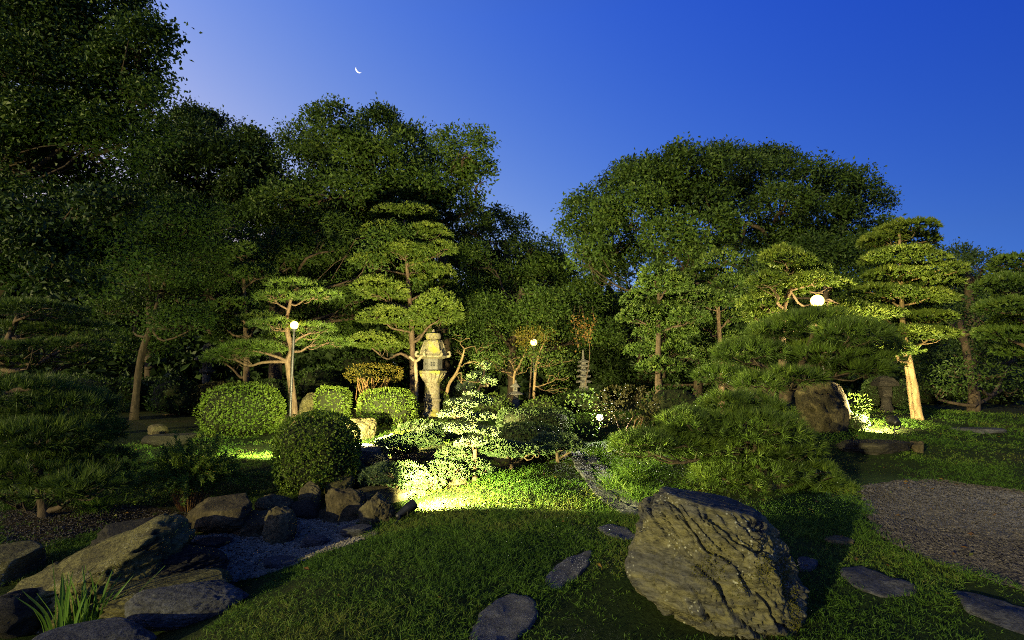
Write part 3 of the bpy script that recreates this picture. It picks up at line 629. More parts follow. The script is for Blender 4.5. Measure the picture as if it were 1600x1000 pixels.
broadleaf('camphor_tree', 'lighter green camphor tree on the left shoulder of the umbrella crown', [(1090, 600), (1088, 440), (1080, 380), (1050, 340)], 22.0,
  [(925, 325, 48, 34), (985, 330, 60, 40), (1045, 370, 55, 32), (960, 370, 62, 35), (1010, 285, 55, 34), (1085, 300, 50, 32), (900, 355, 32, 24), (980, 410, 60, 32), (1060, 400, 40, 24), (920, 400, 40, 30), (1110, 350, 40, 24)],
  leaf=0.2, W=0.11, density=1.0, mat='leaf_mid', r0=0.17, seed=7, bark='bark_dark')
broadleaf('umbrella_tree', 'broad umbrella shaped dark tree crowning the right skyline', [(1185, 620), (1190, 500), (1200, 440), (1205, 390)], 26.0,
  [(1000, 285, 65, 40), (1070, 262, 70, 34), (1130, 268, 60, 36), (1190, 265, 60, 34), (1255, 285, 65, 34), (1320, 300, 55, 32), (1360, 322, 36, 34), (1220, 320, 60, 28), (1140, 315, 55, 28), (1290, 340, 55, 26), (1085, 320, 60, 30), (1365, 360, 28, 24), (1330, 385, 40, 26), (1180, 375, 60, 24), (1250, 378, 60, 24), (1305, 410, 50, 24), (1130, 395, 45, 26), (1215, 420, 60, 24)],
  leaf=0.22, W=0.12, density=1.0, mat='leaf_dark', r0=0.42, seed=8, yr=1.0, limb_r=0.42)
broadleaf('evergreen_tree', 'distant dark tree low on the skyline at far right', [(1515, 620), (1515, 480), (1512, 420)], 28.0,
  [(1490, 405, 36, 24), (1535, 412, 36, 20), (1500, 445, 50, 28), (1560, 430, 24, 16), (1460, 440, 36, 30), (1540, 470, 55, 30)], leaf=0.24, W=0.11, density=0.8, mat='leaf_far', r0=0.3, seed=9)

# middle belt of trees
broadleaf('maple_tree', 'layered maple with bent pale trunk behind the left shrubs', [(212, 625), (218, 570), (232, 520), (255, 450), (275, 400)], 16.0,
  [(260, 355, 70, 22), (320, 345, 60, 24), (210, 375, 60, 20), (285, 395, 80, 22), (230, 420, 70, 22), (330, 400, 50, 22), (260, 455, 85, 24), (330, 450, 50, 24), (200, 480, 60, 24), (280, 500, 70, 22), (230, 540, 60, 20), (320, 500, 40, 24)],
  leaf=0.11, W=0.06, density=1.2, per=8, mat='leaf_mid', bark='bark_dark', r0=0.11, seed=11, spread=0.14, shell=0.9, droop=0.1)
broadleaf('maple_tree', 'dark maple with drooping layered branches at the left edge', [(-60, 680), (-40, 520), (20, 420), (90, 380)], 11.5,
  [(40, 345, 80, 20), (130, 350, 80, 18), (60, 385, 80, 20), (160, 395, 60, 18), (30, 425, 70, 20), (110, 440, 60, 16), (-20, 380, 60, 40), (180, 330, 60, 18)],
  leaf=0.13, W=0.09, density=1.8, per=8, mat='leaf_dark', r0=0.2, seed=12, spread=0.13, shell=0.9)
broadleaf('oak_tree', 'greyish green tree with drooping sprays below the camphor crown', [(430, 640), (430, 500), (420, 420), (430, 360)], 20.5,
  [(400, 345, 55, 55), (455, 395, 60, 48), (520, 430, 55, 50), (400, 420, 50, 50), (460, 460, 60, 40), (540, 370, 45, 40), (560, 460, 40, 50), (500, 500, 60, 36), (360, 380, 36, 40), (610, 395, 55, 50), (655, 450, 50, 45), (600, 470, 50, 45), (300, 425, 55, 50), (260, 440, 40, 40)],
  leaf=0.17, W=0.075, density=0.95, mat='leaf_mid', r0=0.25, seed=13, droop=0.5, lump=0.3)
broadleaf('camellia_tree', 'leafy green tree right of the tall clipped podocarpus', [(800, 640), (800, 560), (805, 500), (815, 450)], 21.5,
  [(790, 440, 50, 40), (850, 425, 50, 34), (900, 470, 50, 40), (840, 490, 65, 40), (760, 490, 50, 45), (940, 440, 40, 40), (740, 400, 36, 40), (770, 545, 50, 30), (930, 520, 50, 36), (720, 460, 32, 60)],
  leaf=0.16, W=0.08, density=0.95, mat='leaf_mid', r0=0.2, seed=14, lump=0.3)
broadleaf('evergreen_tree', 'shadowed tree behind the pair of tiered clipped pines', [(1000, 640), (1000, 560), (1000, 500)], 23.0,
  [(985, 500, 60, 50), (950, 560, 55, 40), (1060, 540, 60, 50), (1140, 560, 60, 50), (1010, 590, 70, 30), (1110, 600, 60, 30), (1150, 470, 50, 55)], leaf=0.18, W=0.09, density=0.9, mat='leaf_dark', r0=0.2, seed=15)
broadleaf('evergreen_tree', 'dark tree behind the globe lamp at right', [(1290, 640), (1290, 520), (1290, 440)], 20.0,
  [(1270, 400, 60, 34), (1340, 400, 50, 36), (1300, 450, 70, 40), (1200, 420, 50, 40), (1380, 450, 50, 45), (1300, 510, 80, 40), (1210, 510, 50, 40), (1390, 540, 50, 40)], leaf=0.16, W=0.08, density=0.8, mat='leaf_dark', r0=0.2, seed=16)
broadleaf('maple_tree', 'layered maple with bare lower branches shading the right edge', [(1522, 655), (1520, 610), (1512, 560), (1500, 500)], 14.5,
  [(1500, 485, 60, 20), (1560, 500, 60, 20), (1480, 520, 50, 18), (1540, 540, 70, 20), (1480, 560, 60, 20), (1530, 580, 60, 18), (1590, 560, 45, 22), (1570, 610, 50, 16), (1470, 600, 45, 16), (1600, 520, 50, 24)],
  leaf=0.10, W=0.055, density=0.7, per=8, mat='leaf_dark', r0=0.15, seed=17, spread=0.13, shell=0.9)  # dark leaf colour stands in for the shade at the right edge
broadleaf('maple_tree', 'small maple with forked lit stems behind the squat stone lantern', [(806, 618), (803, 590), (812, 570), (822, 548)], 18.6,
  [(795, 555, 30, 13), (830, 550, 26, 12), (775, 575, 26, 11), (760, 560, 24, 12), (815, 575, 22, 9)], leaf=0.09, W=0.05, density=0.6, per=6, mat='leaf_lite', bark='bark_pale', r0=0.06, seed=18, spread=0.12, shell=0.9)
broadleaf('maple_tree', 'small maple with twin slanting stems under the hidden globe lamp', [(832, 620), (836, 590), (840, 560), (848, 540)], 18.2,
  [(855, 565, 30, 12), (870, 585, 30, 11), (840, 555, 26, 11), (885, 560, 24, 12), (875, 605, 22, 9), (850, 525, 30, 10)], leaf=0.09, W=0.05, density=0.6, per=6, mat='leaf_lite', bark='bark_pale', r0=0.06, seed=19, spread=0.12, shell=0.9)
broadleaf('maple_tree', 'golden leaved small tree glowing around the hidden globe lamp', [(826, 622), (830, 580), (834, 545)], 18.9,
  [(825, 524, 26, 9), (845, 521, 20, 8), (820, 540, 16, 8), (850, 536, 18, 6), (870, 540, 10, 4)], leaf=0.08, W=0.05, density=0.7, per=6, mat='gold', bark='bark', r0=0.04, seed=20, spread=0.10, shell=0.9)
broadleaf('maple_tree', 'pale stemmed maple leaning right beside the tall stone lantern', [(694, 640), (700, 605), (712, 585), (722, 560), (726, 545)], 17.8,
  [(730, 545, 34, 14), (755, 565, 36, 12), (715, 525, 30, 14), (760, 535, 30, 14), (740, 590, 30, 11)], leaf=0.09, W=0.05, density=0.6, per=6, mat='leaf_mid', bark='bark_pale', r0=0.07, seed=21, spread=0.12, shell=0.9)

# ------------------------------------------------------------------ clipped podocarpus and pines
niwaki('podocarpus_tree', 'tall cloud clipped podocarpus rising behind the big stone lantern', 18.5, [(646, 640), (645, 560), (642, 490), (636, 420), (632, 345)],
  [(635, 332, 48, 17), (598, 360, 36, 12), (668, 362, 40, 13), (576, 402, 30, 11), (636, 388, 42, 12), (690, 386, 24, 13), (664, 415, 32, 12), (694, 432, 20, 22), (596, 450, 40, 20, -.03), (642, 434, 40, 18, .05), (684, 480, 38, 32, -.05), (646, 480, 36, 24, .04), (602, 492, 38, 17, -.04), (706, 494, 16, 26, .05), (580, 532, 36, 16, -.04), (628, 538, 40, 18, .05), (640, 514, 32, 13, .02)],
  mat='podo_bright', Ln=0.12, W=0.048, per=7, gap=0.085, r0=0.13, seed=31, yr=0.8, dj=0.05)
niwaki('podocarpus_tree', 'dim layered podocarpus left of the lamp pine', 17.0, [(385, 640), (385, 540), (382, 460), (378, 395)],
  [(375, 390, 34, 15), (358, 420, 30, 13), (400, 425, 32, 13), (348, 450, 32, 13), (398, 458, 36, 14), (365, 478, 42, 14), (345, 505, 32, 12), (400, 500, 34, 13), (360, 530, 36, 12), (390, 545, 30, 12), (350, 560, 30, 10)],
  mat='podo', Ln=0.12, W=0.048, per=6, gap=0.11, r0=0.11, seed=32)
niwaki('pine_tree', 'thin open pine with a bent trunk beside the left globe lamp', 14.6, [(463, 650), (455, 600), (450, 565), (455, 545), (447, 505), (454, 470), (455, 445)],
  [(458, 446, 44, 9), (430, 462, 30, 8), (495, 462, 34, 8), (425, 505, 30, 9), (490, 512, 30, 9), (395, 542, 46, 10), (505, 534, 40, 9), (362, 552, 36, 8), (440, 528, 30, 7)],
  kind='needle', mat='pine', bark='bark', Ln=0.15, W=0.018, per=14, gap=0.12, r0=0.11, seed=33, twigs=9, sprd=0.6, up=0.45)
niwaki('podocarpus_tree', 'left one of two tiered clipped conifers right of centre', 13.2, [(1030, 640), (1029, 560), (1030, 480), (1028, 425)],
  [(1030, 424, 32, 17), (1040, 443, 46, 16), (1000, 462, 30, 13), (1072, 458, 30, 14), (1036, 482, 48, 18), (1000, 492, 32, 14), (1078, 492, 30, 14), (1040, 515, 44, 16), (1015, 545, 36, 13), (1055, 545, 34, 14), (1030, 570, 36, 12)],
  mat='podo', Ln=0.10, W=0.038, per=7, gap=0.085, r0=0.11, seed=34, bark='bark_dark')
niwaki('podocarpus_tree', 'right one of two tiered clipped conifers with bright outer tips', 14.4, [(1126, 640), (1126, 570), (1122, 490), (1120, 410)],
  [(1120, 406, 34, 16), (1104, 428, 36, 15), (1140, 442, 24, 20), (1118, 468, 42, 15), (1140, 492, 28, 14), (1100, 505, 36, 14), (1130, 525, 34, 14), (1105, 548, 40, 14), (1140, 560, 34, 14)],
  mat='podo', Ln=0.10, W=0.038, per=7, gap=0.09, r0=0.10, seed=35)
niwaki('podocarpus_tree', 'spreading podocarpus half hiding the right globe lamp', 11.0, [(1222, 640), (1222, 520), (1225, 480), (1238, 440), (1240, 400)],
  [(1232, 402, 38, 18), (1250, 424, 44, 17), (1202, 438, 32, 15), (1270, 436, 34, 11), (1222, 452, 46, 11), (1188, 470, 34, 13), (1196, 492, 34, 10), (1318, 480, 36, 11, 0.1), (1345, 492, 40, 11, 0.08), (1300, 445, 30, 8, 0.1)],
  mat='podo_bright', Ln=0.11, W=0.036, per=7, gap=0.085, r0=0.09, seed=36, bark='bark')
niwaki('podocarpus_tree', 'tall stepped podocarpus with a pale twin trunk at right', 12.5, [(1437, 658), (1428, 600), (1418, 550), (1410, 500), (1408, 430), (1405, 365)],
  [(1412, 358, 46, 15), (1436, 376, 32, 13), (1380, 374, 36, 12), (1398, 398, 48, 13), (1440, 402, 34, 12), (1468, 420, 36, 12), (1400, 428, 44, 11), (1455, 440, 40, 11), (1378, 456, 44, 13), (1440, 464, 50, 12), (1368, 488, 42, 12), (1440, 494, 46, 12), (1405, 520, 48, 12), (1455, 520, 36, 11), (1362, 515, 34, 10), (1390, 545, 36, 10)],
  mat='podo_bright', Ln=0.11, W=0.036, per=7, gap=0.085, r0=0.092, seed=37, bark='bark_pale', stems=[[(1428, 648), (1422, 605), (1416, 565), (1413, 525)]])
niwaki('podocarpus_tree', 'clipped podocarpus cut off by the right edge of the lawn view', 11.5, [(1640, 660), (1630, 560), (1615, 480), (1600, 410)],
  [(1592, 410, 40, 17), (1575, 442, 44, 16), (1610, 455, 40, 16), (1580, 478, 50, 15), (1600, 500, 44, 15), (1570, 520, 40, 13), (1600, 545, 40, 13)],
  mat='podo', Ln=0.11, W=0.036, per=7, gap=0.09, r0=0.13, seed=38)

niwaki('black_pine', 'low bushy black pine with long needles in front of the right globe lamp', 8.4, [(1215, 700), (1225, 640), (1245, 590), (1262, 545), (1270, 520)],
  [(1262, 506, 70, 24), (1330, 520, 56, 22), (1212, 516, 36, 16), (1172, 550, 54, 18), (1290, 552, 68, 18), (1365, 540, 42, 20), (1128, 586, 38, 13), (1238, 590, 46, 11, -0.04), (1188, 600, 36, 11, -0.05), (1335, 574, 50, 14), (1378, 562, 32, 14)],
  kind='needle', mat='pine', bark='bark_dark', Ln=0.17, W=0.011, per=24, gap=0.115, r0=0.09, seed=41, sprd=0.5, up=0.35, twigs=8)
niwaki('black_pine', 'sprawling low pine spreading over the grass behind the big boulder', 6.9, [(1205, 775), (1195, 740), (1165, 700), (1165, 655)],
  [(1140, 630, 46, 16), (1190, 634, 44, 18), (1090, 658, 56, 20), (1180, 664, 70, 26), (1008, 690, 48, 18), (1060, 690, 56, 22), (1150, 696, 80, 26), (1225, 695, 56, 26), (1195, 735, 56, 20), (1265, 735, 46, 24), (1288, 770, 54, 24), (1322, 795, 46, 22), (1348, 818, 28, 14), (1240, 765, 44, 18), (1135, 742, 54, 18), (985, 705, 30, 14)],
  kind='needle', mat='pine', bark='bark_dark', Ln=0.12, W=0.009, per=24, gap=0.085, r0=0.08, seed=42, sprd=0.6, up=0.35, twigs=8)
niwaki('black_pine', 'sprawling low pine with long needles at the left edge by the creek', 6.6, [(60, 850), (70, 800), (60, 740), (70, 660)],
  [(35, 612, 66, 26), (110, 632, 66, 26), (25, 655, 56, 26), (140, 672, 56, 26), (75, 680, 76, 30), (165, 722, 44, 24), (60, 730, 76, 26), (125, 758, 62, 20), (20, 765, 46, 24), (-20, 700, 50, 30)],
  kind='needle', mat='pine', bark='bark_dark', Ln=0.15, W=0.009, per=26, gap=0.105, r0=0.09, seed=43, sprd=0.6, up=0.4, twigs=10)
niwaki('pine_tree', 'flat topped spreading pine at the left edge above the low pine', 9.2, [(-40, 720), (0, 600), (10, 540), (30, 490)],
  [(50, 482, 72, 14), (118, 512, 62, 13), (30, 516, 62, 13), (95, 540, 62, 11), (150, 528, 36, 9), (35, 568, 46, 10), (130, 560, 38, 9), (0, 545, 50, 10), (75, 600, 40, 9)],
  kind='needle', mat='pine', bark='bark', Ln=0.10, W=0.009, per=14, gap=0.085, r0=0.12, seed=44, sprd=0.5, up=0.5, twigs=9)

# white pine and creeping pines in the beam of the lawn spotlight
WP = dict(kind='kite', mat='whitepine', bark='bark', Ln=0.055, W=0.013, per=12, gap=0.055, sprd=0.9, up=0.3, lump=0.25, twigs=6)
niwaki('white_pine', 'slender pale white pine with a leaning leader left of the clipped dark hedge', 8.1, [(742, 722), (742, 690), (738, 655), (730, 640), (750, 605), (757, 580), (762, 566)],
  [(757, 572, 9, 6, 0), (746, 588, 15, 6, 0), (763, 597, 11, 6, -.02), (728, 604, 13, 6, .02), (738, 617, 15, 5, -.03), (720, 630, 26, 5.5, -.03), (752, 627, 19, 5.5, .01), (710, 645, 25, 5.5, -.04), (744, 653, 28, 6, -.02), (722, 669, 26, 6, -.04), (755, 674, 26, 6, -.03), (736, 690, 24, 6, -.05)], r0=0.035, seed=51, **dict(WP, mat='whitepine_pale', lump=.15))
niwaki('creeping_pine', 'pale creeping pine mat left of the slender white pine', 9.4, [(650, 712), (648, 700), (645, 690)],
  [(612, 690, 26, 8), (642, 688, 46, 11), (686, 672, 34, 9), (620, 700, 30, 9)], r0=0.05, seed=52, **WP)
niwaki('creeping_pine', 'dark backed creeping pine mat right of the slender white pine', 8.8, [(800, 720), (798, 705), (795, 690)],
  [(775, 698, 34, 10), (800, 703, 40, 11), (838, 700, 30, 9)], r0=0.05, seed=53, **WP)
niwaki('creeping_pine', 'small pale creeping pine by the head of the stone path', 9.4, [(872, 715), (870, 705), (870, 695)], [(868, 688, 38, 13), (895, 697, 20, 9)], r0=0.04, seed=54, **WP)
niwaki('creeping_pine', 'overlit creeping pine mat just above the lawn spotlight', 8.0, [(620, 780), (620, 765), (625, 752)],
  [(575, 742, 36, 13), (618, 740, 52, 16), (660, 750, 36, 12), (600, 755, 36, 10), (655, 775, 16, 8, -0.06)], r0=0.04, seed=55, **WP)
niwaki('creeping_pine', 'pale creeping pine tuft between the overlit mat and slender white pine', 8.0, [(715, 750), (715, 738), (718, 725)],
  [(712, 708, 28, 9), (698, 733, 34, 11), (742, 730, 30, 10), (725, 720, 26, 9)], r0=0.04, seed=56, **WP)

# ------------------------------------------------------------------ shrubs
bush('clipped_bush', 'bright lime round clipped bush on the left lawn', 361, 682, 112, 78, 'hedge', 0.075, 0.045, 61, 0.55, group=None, cat='bush')
bush('clipped_bush', 'near round clipped bush standing on the creek edge rocks', 480, 772, 126, 116, 'hedge', 0.042, 0.028, 62, 0.35, dens=1.5)
bush('clipped_bush', 'squared clipped bush under the lamp pine', 514, 664, 50, 56, 'hedge', 0.07, 0.04, 63, 1.6, dens=1.0)
bush('clipped_bush', 'wide round clipped bush left of the tall stone lantern', 601, 668, 88, 56, 'hedge', 0.07, 0.04, 64, 0.6)
bush('clipped_bush', 'low round bush tucked right of the stone lantern column', 688, 646, 22, 34, 'hedge', 0.07, 0.04, 65, 0.5, d=17.5)
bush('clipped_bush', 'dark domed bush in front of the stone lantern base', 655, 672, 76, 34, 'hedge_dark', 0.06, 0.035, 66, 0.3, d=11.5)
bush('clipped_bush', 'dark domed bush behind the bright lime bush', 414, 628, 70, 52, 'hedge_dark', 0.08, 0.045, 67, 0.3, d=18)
bush('clipped_bush', 'russet domed bush above the bright lime bush', 330, 632, 84, 50, 'russet', 0.075, 0.04, 68, 0.4, d=17.5)
bush('bush', 'loose dark bush beside the bent maple trunk at left', 260, 628, 72, 58, 'leaf_dark', 0.09, 0.05, 69, 0.1, lump=0.2, dens=0.6, d=17, stems=4)
bush('clipped_bush', 'fan shaped golden bush on bare orange stems', 577, 624, 88, 30, 'gold', 0.06, 0.03, 70, 0.2, lump=.2, dens=0.3, d=16.0, stems=26, lift=1.15)
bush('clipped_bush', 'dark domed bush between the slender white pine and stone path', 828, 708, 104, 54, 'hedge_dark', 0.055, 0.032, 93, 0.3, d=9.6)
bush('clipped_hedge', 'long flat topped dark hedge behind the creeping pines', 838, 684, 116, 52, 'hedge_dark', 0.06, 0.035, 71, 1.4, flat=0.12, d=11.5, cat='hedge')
bush('bush', 'yellow green leafy bush at the foot of the clipped bush by lantern', 622, 690, 42, 26, 'hedge', 0.06, 0.035, 72, 0.1, lump=0.25, dens=0.7, d=11)
bush('bush', 'leafy bush lit from behind by the hidden white lamp', 915, 700, 60, 80, 'leaf_lite', 0.07, 0.04, 73, 0.1, lump=0.3, dens=0.16, d=11.2)
bush('bush', 'purplish brown maple shrub right of the hidden white lamp', 985, 680, 92, 66, 'russet', 0.07, 0.035, 74, 0.1, lump=0.25, dens=0.4, d=10.6, stems=5, lift=0.35)
bush('bush', 'dark shrub filling the gap behind the low right pine', 1060, 680, 100, 70, 'leaf_dark', 0.08, 0.045, 75, 0.1, lump=0.2, dens=0.5, d=11.5)
bush('bush', 'small airy bush glowing in the right spotlight', 1342, 668, 52, 46, 'leaf_lite', 0.06, 0.03, 76, 0.1, lump=0.3, dens=0.25, d=11.2, stems=4)
bush('bush', 'dark low bush at the foot of the leaning right boulder', 1340, 692, 44, 26, 'hedge_dark', 0.05, 0.03, 77, 0.2, d=10.2)
bush('bush', 'lit leafy bush behind the squat stone lantern', 770, 650, 60, 34, 'leaf_lite', 0.08, 0.045, 78, 0.1, lump=0.25, dens=0.6, d=16)
bush('bush', 'leafy green shrub under the small lit maples', 850, 640, 70, 30, 'leaf_lite', 0.08, 0.045, 79, 0.1, lump=0.25, dens=0.6, d=16)
bush('bush', 'shadowed round bush behind the pale twin trunk', 1400, 650, 60, 48, 'hedge_dark', 0.07, 0.04, 80, 0.3, d=15.5)
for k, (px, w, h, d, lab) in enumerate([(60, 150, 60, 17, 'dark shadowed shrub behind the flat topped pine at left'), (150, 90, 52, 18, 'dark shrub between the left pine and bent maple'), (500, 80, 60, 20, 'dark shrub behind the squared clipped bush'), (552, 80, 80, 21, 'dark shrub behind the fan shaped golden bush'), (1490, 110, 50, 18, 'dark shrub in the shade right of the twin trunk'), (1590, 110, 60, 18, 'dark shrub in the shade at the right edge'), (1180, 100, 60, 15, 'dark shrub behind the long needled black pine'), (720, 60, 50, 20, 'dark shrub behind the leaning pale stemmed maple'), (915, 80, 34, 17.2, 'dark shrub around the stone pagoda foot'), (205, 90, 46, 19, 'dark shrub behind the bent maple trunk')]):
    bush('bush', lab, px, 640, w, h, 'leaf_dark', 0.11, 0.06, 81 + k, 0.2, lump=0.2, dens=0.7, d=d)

def feather_bush():
    r = np.random.default_rng(91); c = ground_at(270, 812) + [0, 0.35, 0]; d = c[1]; R_ = S(84, d); Hh = S(126, d)
    t = thing('feathery_bush', 'soft feathery green bush arching over the creek rocks', 'bush', c)
    B, D, mb = [], [], MB()
    for k in range(170):
        a = r.uniform(0, 2 * np.pi); q = r.uniform(0.15, 1.0) ** 0.7
        tip = c + [math.cos(a) * R_ * q, math.sin(a) * R_ * q * .9, Hh * (1.02 - 0.75 * q ** 2) * r.uniform(.75, 1.05)]
        b0 = c + [math.cos(a) * .1 * q, math.sin(a) * .1 * q, -.02]; mid = (b0 + tip) / 2 + [0, 0, Hh * 0.28 * q]
        s = spline([b0, mid, tip], 30); V, F, C = tube(s[::3], np.linspace(.005, .0015, 10), 3); mb.add(V, F)
        T = np.gradient(s, axis=0); n = 7
        n = 8; idx = np.repeat(np.arange(8, 30), n); side = nrm(r.normal(size=(len(idx), 3)))
        B.append(s[idx] + r.normal(size=(len(idx), 3)) * 0.012); D.append(nrm(nrm(T[idx]) * .6 + side))
    mb.build('stems', M['twig'], t)
    V, F, T = kites(np.concatenate(B), np.concatenate(D), r, 0.038, 0.013, tj=0.5); obj('foliage', V, F, M['hedge'], t, tint=T)
    STONES.append((c[0], c[1], R_ * .6))
feather_bush()

# ------------------------------------------------------------------ rocks of the dry creek and garden
RK = rock_px
rock('rock', 'long sloping olive slab rock at lower left behind the iris', 'rock', P(128, 925, 4.9) - [0, 0, .06], (0.92, 0.62, 0.46), M['olive'], 101, 6, rad(8), 7, (0.66, -0.40, -0.45, 1), 0.24, 0.14, (0.75, 0.1, 0.6), sink=0.42, tilt=(0.30, 0.1))
rock('rock', 'dark cracked rock capping the long olive slab', 'rock', P(232, 852, 5.6) - [0, 0, .03], (0.56, 0.40, 0.26), M['dark'], 102, 6, rad(-12), 8, (0.6, 0.1, -0.3, 1), 0.16, 0.09, (0.5, 0.1, 0.9), sink=0.42)
rock('rock', 'dark layered rock behind the iris leaves', 'rock', P(262, 888, 4.9) - [0, 0, .05], (0.52, 0.30, 0.17), M['dark'], 103, 6, rad(14), 6, None, 0.12, 0.12, (0.1, -0.3, 1), sink=0.4)
rock('rock', 'flat yellowish rock between the dark layered rock and smooth blue stone', 'rock', P(275, 925, 4.55) - [0, 0, .06], (0.52, 0.34, 0.17), M['olive'], 104, 6, rad(22), 6, (0.6, 0.1, -0.5, 1), 0.13, 0.07, (0.4, 0.5, 1), sink=0.4)
rock('rock', 'smooth rounded blue grey stone on the lawn edge', 'rock', P(298, 935, 4.35) - [0, 0, .07], (0.44, 0.24, 0.16), M['slate'], 105, 6, rad(22), 4, None, 0.07, 0.02, (0.6, 0.3, 1), sink=0.4)
rock('rock', 'low blue grey slab at the lower left corner of the lawn', 'rock', P(150, 995, 3.75) - [0, 0, .05], (0.38, 0.22, 0.11), M['slate'], 106, 5, rad(18), 5, (0.5, 0, 0, 1), 0.10, 0.03, sink=0.4)
rock('rock', 'mossy square rock at the left edge of the creek', 'rock', P(8, 900, 5.2), (0.28, 0.3, 0.22), M['olive'], 107, 4, 0.2, 7, (0.6, 0, -0.2, 1), sink=0.35)
rock('rock', 'dark low rock under the left edge of the slab', 'rock', P(10, 965, 4.4), (0.3, 0.3, 0.16), M['dark'], 108, 4, 0.5, 7, None, 0.2, 0.1, sink=0.4)
RK('rock', 'broad brown boulder under the feathery bush', 'rock', 336, 838, 112, 58, M['brown'], 109, 0.7, rotz=-0.2, top=(0.6, 0.2, -0.2, 1), tilt=(0.12, 0))
RK('rock', 'reddish brick shaped rock in the creek gravel', 'rock', 396, 838, 92, 34, M['brown'], 110, 0.5, cuts=9, top=(0.55, 0.1, -0.3, 1), rotz=0.1)
RK('standing_stone', 'small pointed standing stone in the creek gravel', 'stone', 429, 852, 46, 52, M['tan'], 111, 0.9, cuts=4, rough=0.12, sink=0.18)
RK('rock', 'tan rounded rock behind the pointed standing stone', 'rock', 420, 806, 56, 28, M['tan'], 112, 0.8)
RK('rock', 'upright tan rock below the near clipped bush', 'rock', 482, 792, 36, 36, M['tan'], 113, 0.7, cuts=9)
RK('rock', 'flat mossy rock beside the near clipped bush', 'rock', 520, 785, 56, 40, M['olive'], 114, 0.8, top=(0.6, 0, -0.3, 1))
RK('rock', 'hollowed brown rock in the creek bank', 'rock', 532, 818, 70, 46, M['brown'], 115, 0.6, cuts=10, rough=0.25)
RK('rock', 'orange stained rock at the head of the creek', 'rock', 585, 824, 56, 46, M['tan'], 116, 0.7, cuts=10, rough=0.25)
RK('rock', 'dark recessed rock behind the pointed standing stone', 'rock', 470, 812, 50, 26, M['dark'], 117, 0.6)
RK('rock', 'small brown stone in the creek bank gap', 'rock', 500, 812, 20, 14, M['brown'], 118, 0.8)
RK('rock', 'broad earthy rock shelf behind the lawn spotlight', 'rock', 590, 790, 100, 26, M['tan'], 119, 0.6, top=(0.5, 0, -0.2, 1))
RK('rock', 'flat dark blue stone on the lawn edge by the creek head', 'rock', 552, 842, 52, 20, M['slate'], 120, 0.6, top=(0.4, 0, 0, 1))
RK('rock', 'low slate stone in the middle of the lawn edge', 'rock', 488, 858, 50, 20, M['slate'], 121, 0.6, top=(0.4, 0, 0, 1))
RK('rock', 'dark flat stone on the lawn edge above the smooth blue stone', 'rock', 428, 892, 62, 20, M['slate'], 122, 0.6, top=(0.4, 0, 0, 1))
RK('rock', 'flat dark slab lying in the gravel', 'rock', 318, 862, 70, 16, M['dark'], 123, 0.6, top=(0.35, 0, 0, 1))
RK('rock', 'wide flat slate table stone on the left lawn', 'rock', 252, 698, 80, 22, M['dark'], 124, 0.7, top=(0.45, 0, 0, 1))
RK('rock', 'small ball shaped stone behind the slate table stone', 'stone', 238, 680, 30, 16, M['tan'], 125, 0.9, cuts=2, rough=0.06)
RK('rock', 'grey green boulder below the wide clipped bush', 'rock', 556, 690, 56, 44, M['olive'], 126, 0.8, cuts=6, rotz=0.4)
RK('rock', 'dark boulder behind the squared clipped bush', 'rock', 480, 662, 36, 46, M['olive'], 127, 0.8)
RK('rock', 'pale weathered rock lit white behind the near clipped bush', 'rock', 565, 732, 74, 40, M['pale'], 128, 0.7, top=(0.6, 0.1, -0.2, 1), strata=0.08)
RK('rock', 'small pale rock with white lit edge against the near clipped bush', 'rock', 522, 735, 32, 34, M['pale'], 129, 0.8)
RK('rock', 'flat grey rock right of the pale weathered rock', 'rock', 628, 722, 40, 18, M['slate'], 130, 0.8)
RK('rock', 'grey rock in the shade under the white pine', 'rock', 690, 735, 36, 18, M['slate'], 131, 0.8)
RK('rock', 'mossy dark rock under the creeping pines', 'rock', 800, 722, 60, 24, M['dark'], 132, 0.8)
RK('rock', 'brown sunlit stone on the bare soil by the lawn', 'rock', 795, 722, 40, 12, M['tan'], 133, 0.6, top=(0.4, 0, 0, 1))
RK('rock', 'dark rock beside the head of the stone path', 'rock', 845, 716, 44, 16, M['dark'], 134, 0.6)
RK('rock', 'brown rock overhanging beside the overlit creeping pine', 'rock', 668, 764, 46, 22, M['brown'], 135, 0.8, cuts=9)
RK('rock', 'low tan stone at the bright lawn rim', 'rock', 712, 758, 40, 10, M['tan'], 136, 0.7)
RK('rock', 'small grey stone below the lamp pine', 'rock', 442, 662, 26, 14, M['tan'], 137, 0.8)
rock('boulder', 'tall leaning boulder with a dark right face on the right mound', 'boulder', on_ground(6.15, 10.4), (0.56, 0.45, 0.70), M['brown'], 138, 5, 0.35, 3, (0.74, 0.25, 0, 1), 0.12, 0.09, (0.9, 0, 0.4), sink=0.2, tilt=(-0.2, 0))
RK('rock', 'flat dark rock carrying the right spotlight', 'rock', 1384, 712, 110, 26, M['dark'], 139, 0.7, top=(0.35, 0, 0, 1))
RK('rock', 'brown end stone of the dark rock under the right spotlight', 'rock', 1438, 708, 22, 18, M['brown'], 140, 0.8)
RK('rock', 'flat grey stone in the right lawn shade', 'rock', 1545, 678, 84, 12, M['slate'], 141, 0.6, top=(0.35, 0, 0, 1))
RK('rock', 'small tan stone half sunk in the right lawn', 'rock', 1320, 852, 44, 12, M['tan'], 142, 0.7, top=(0.4, 0, 0, 1))

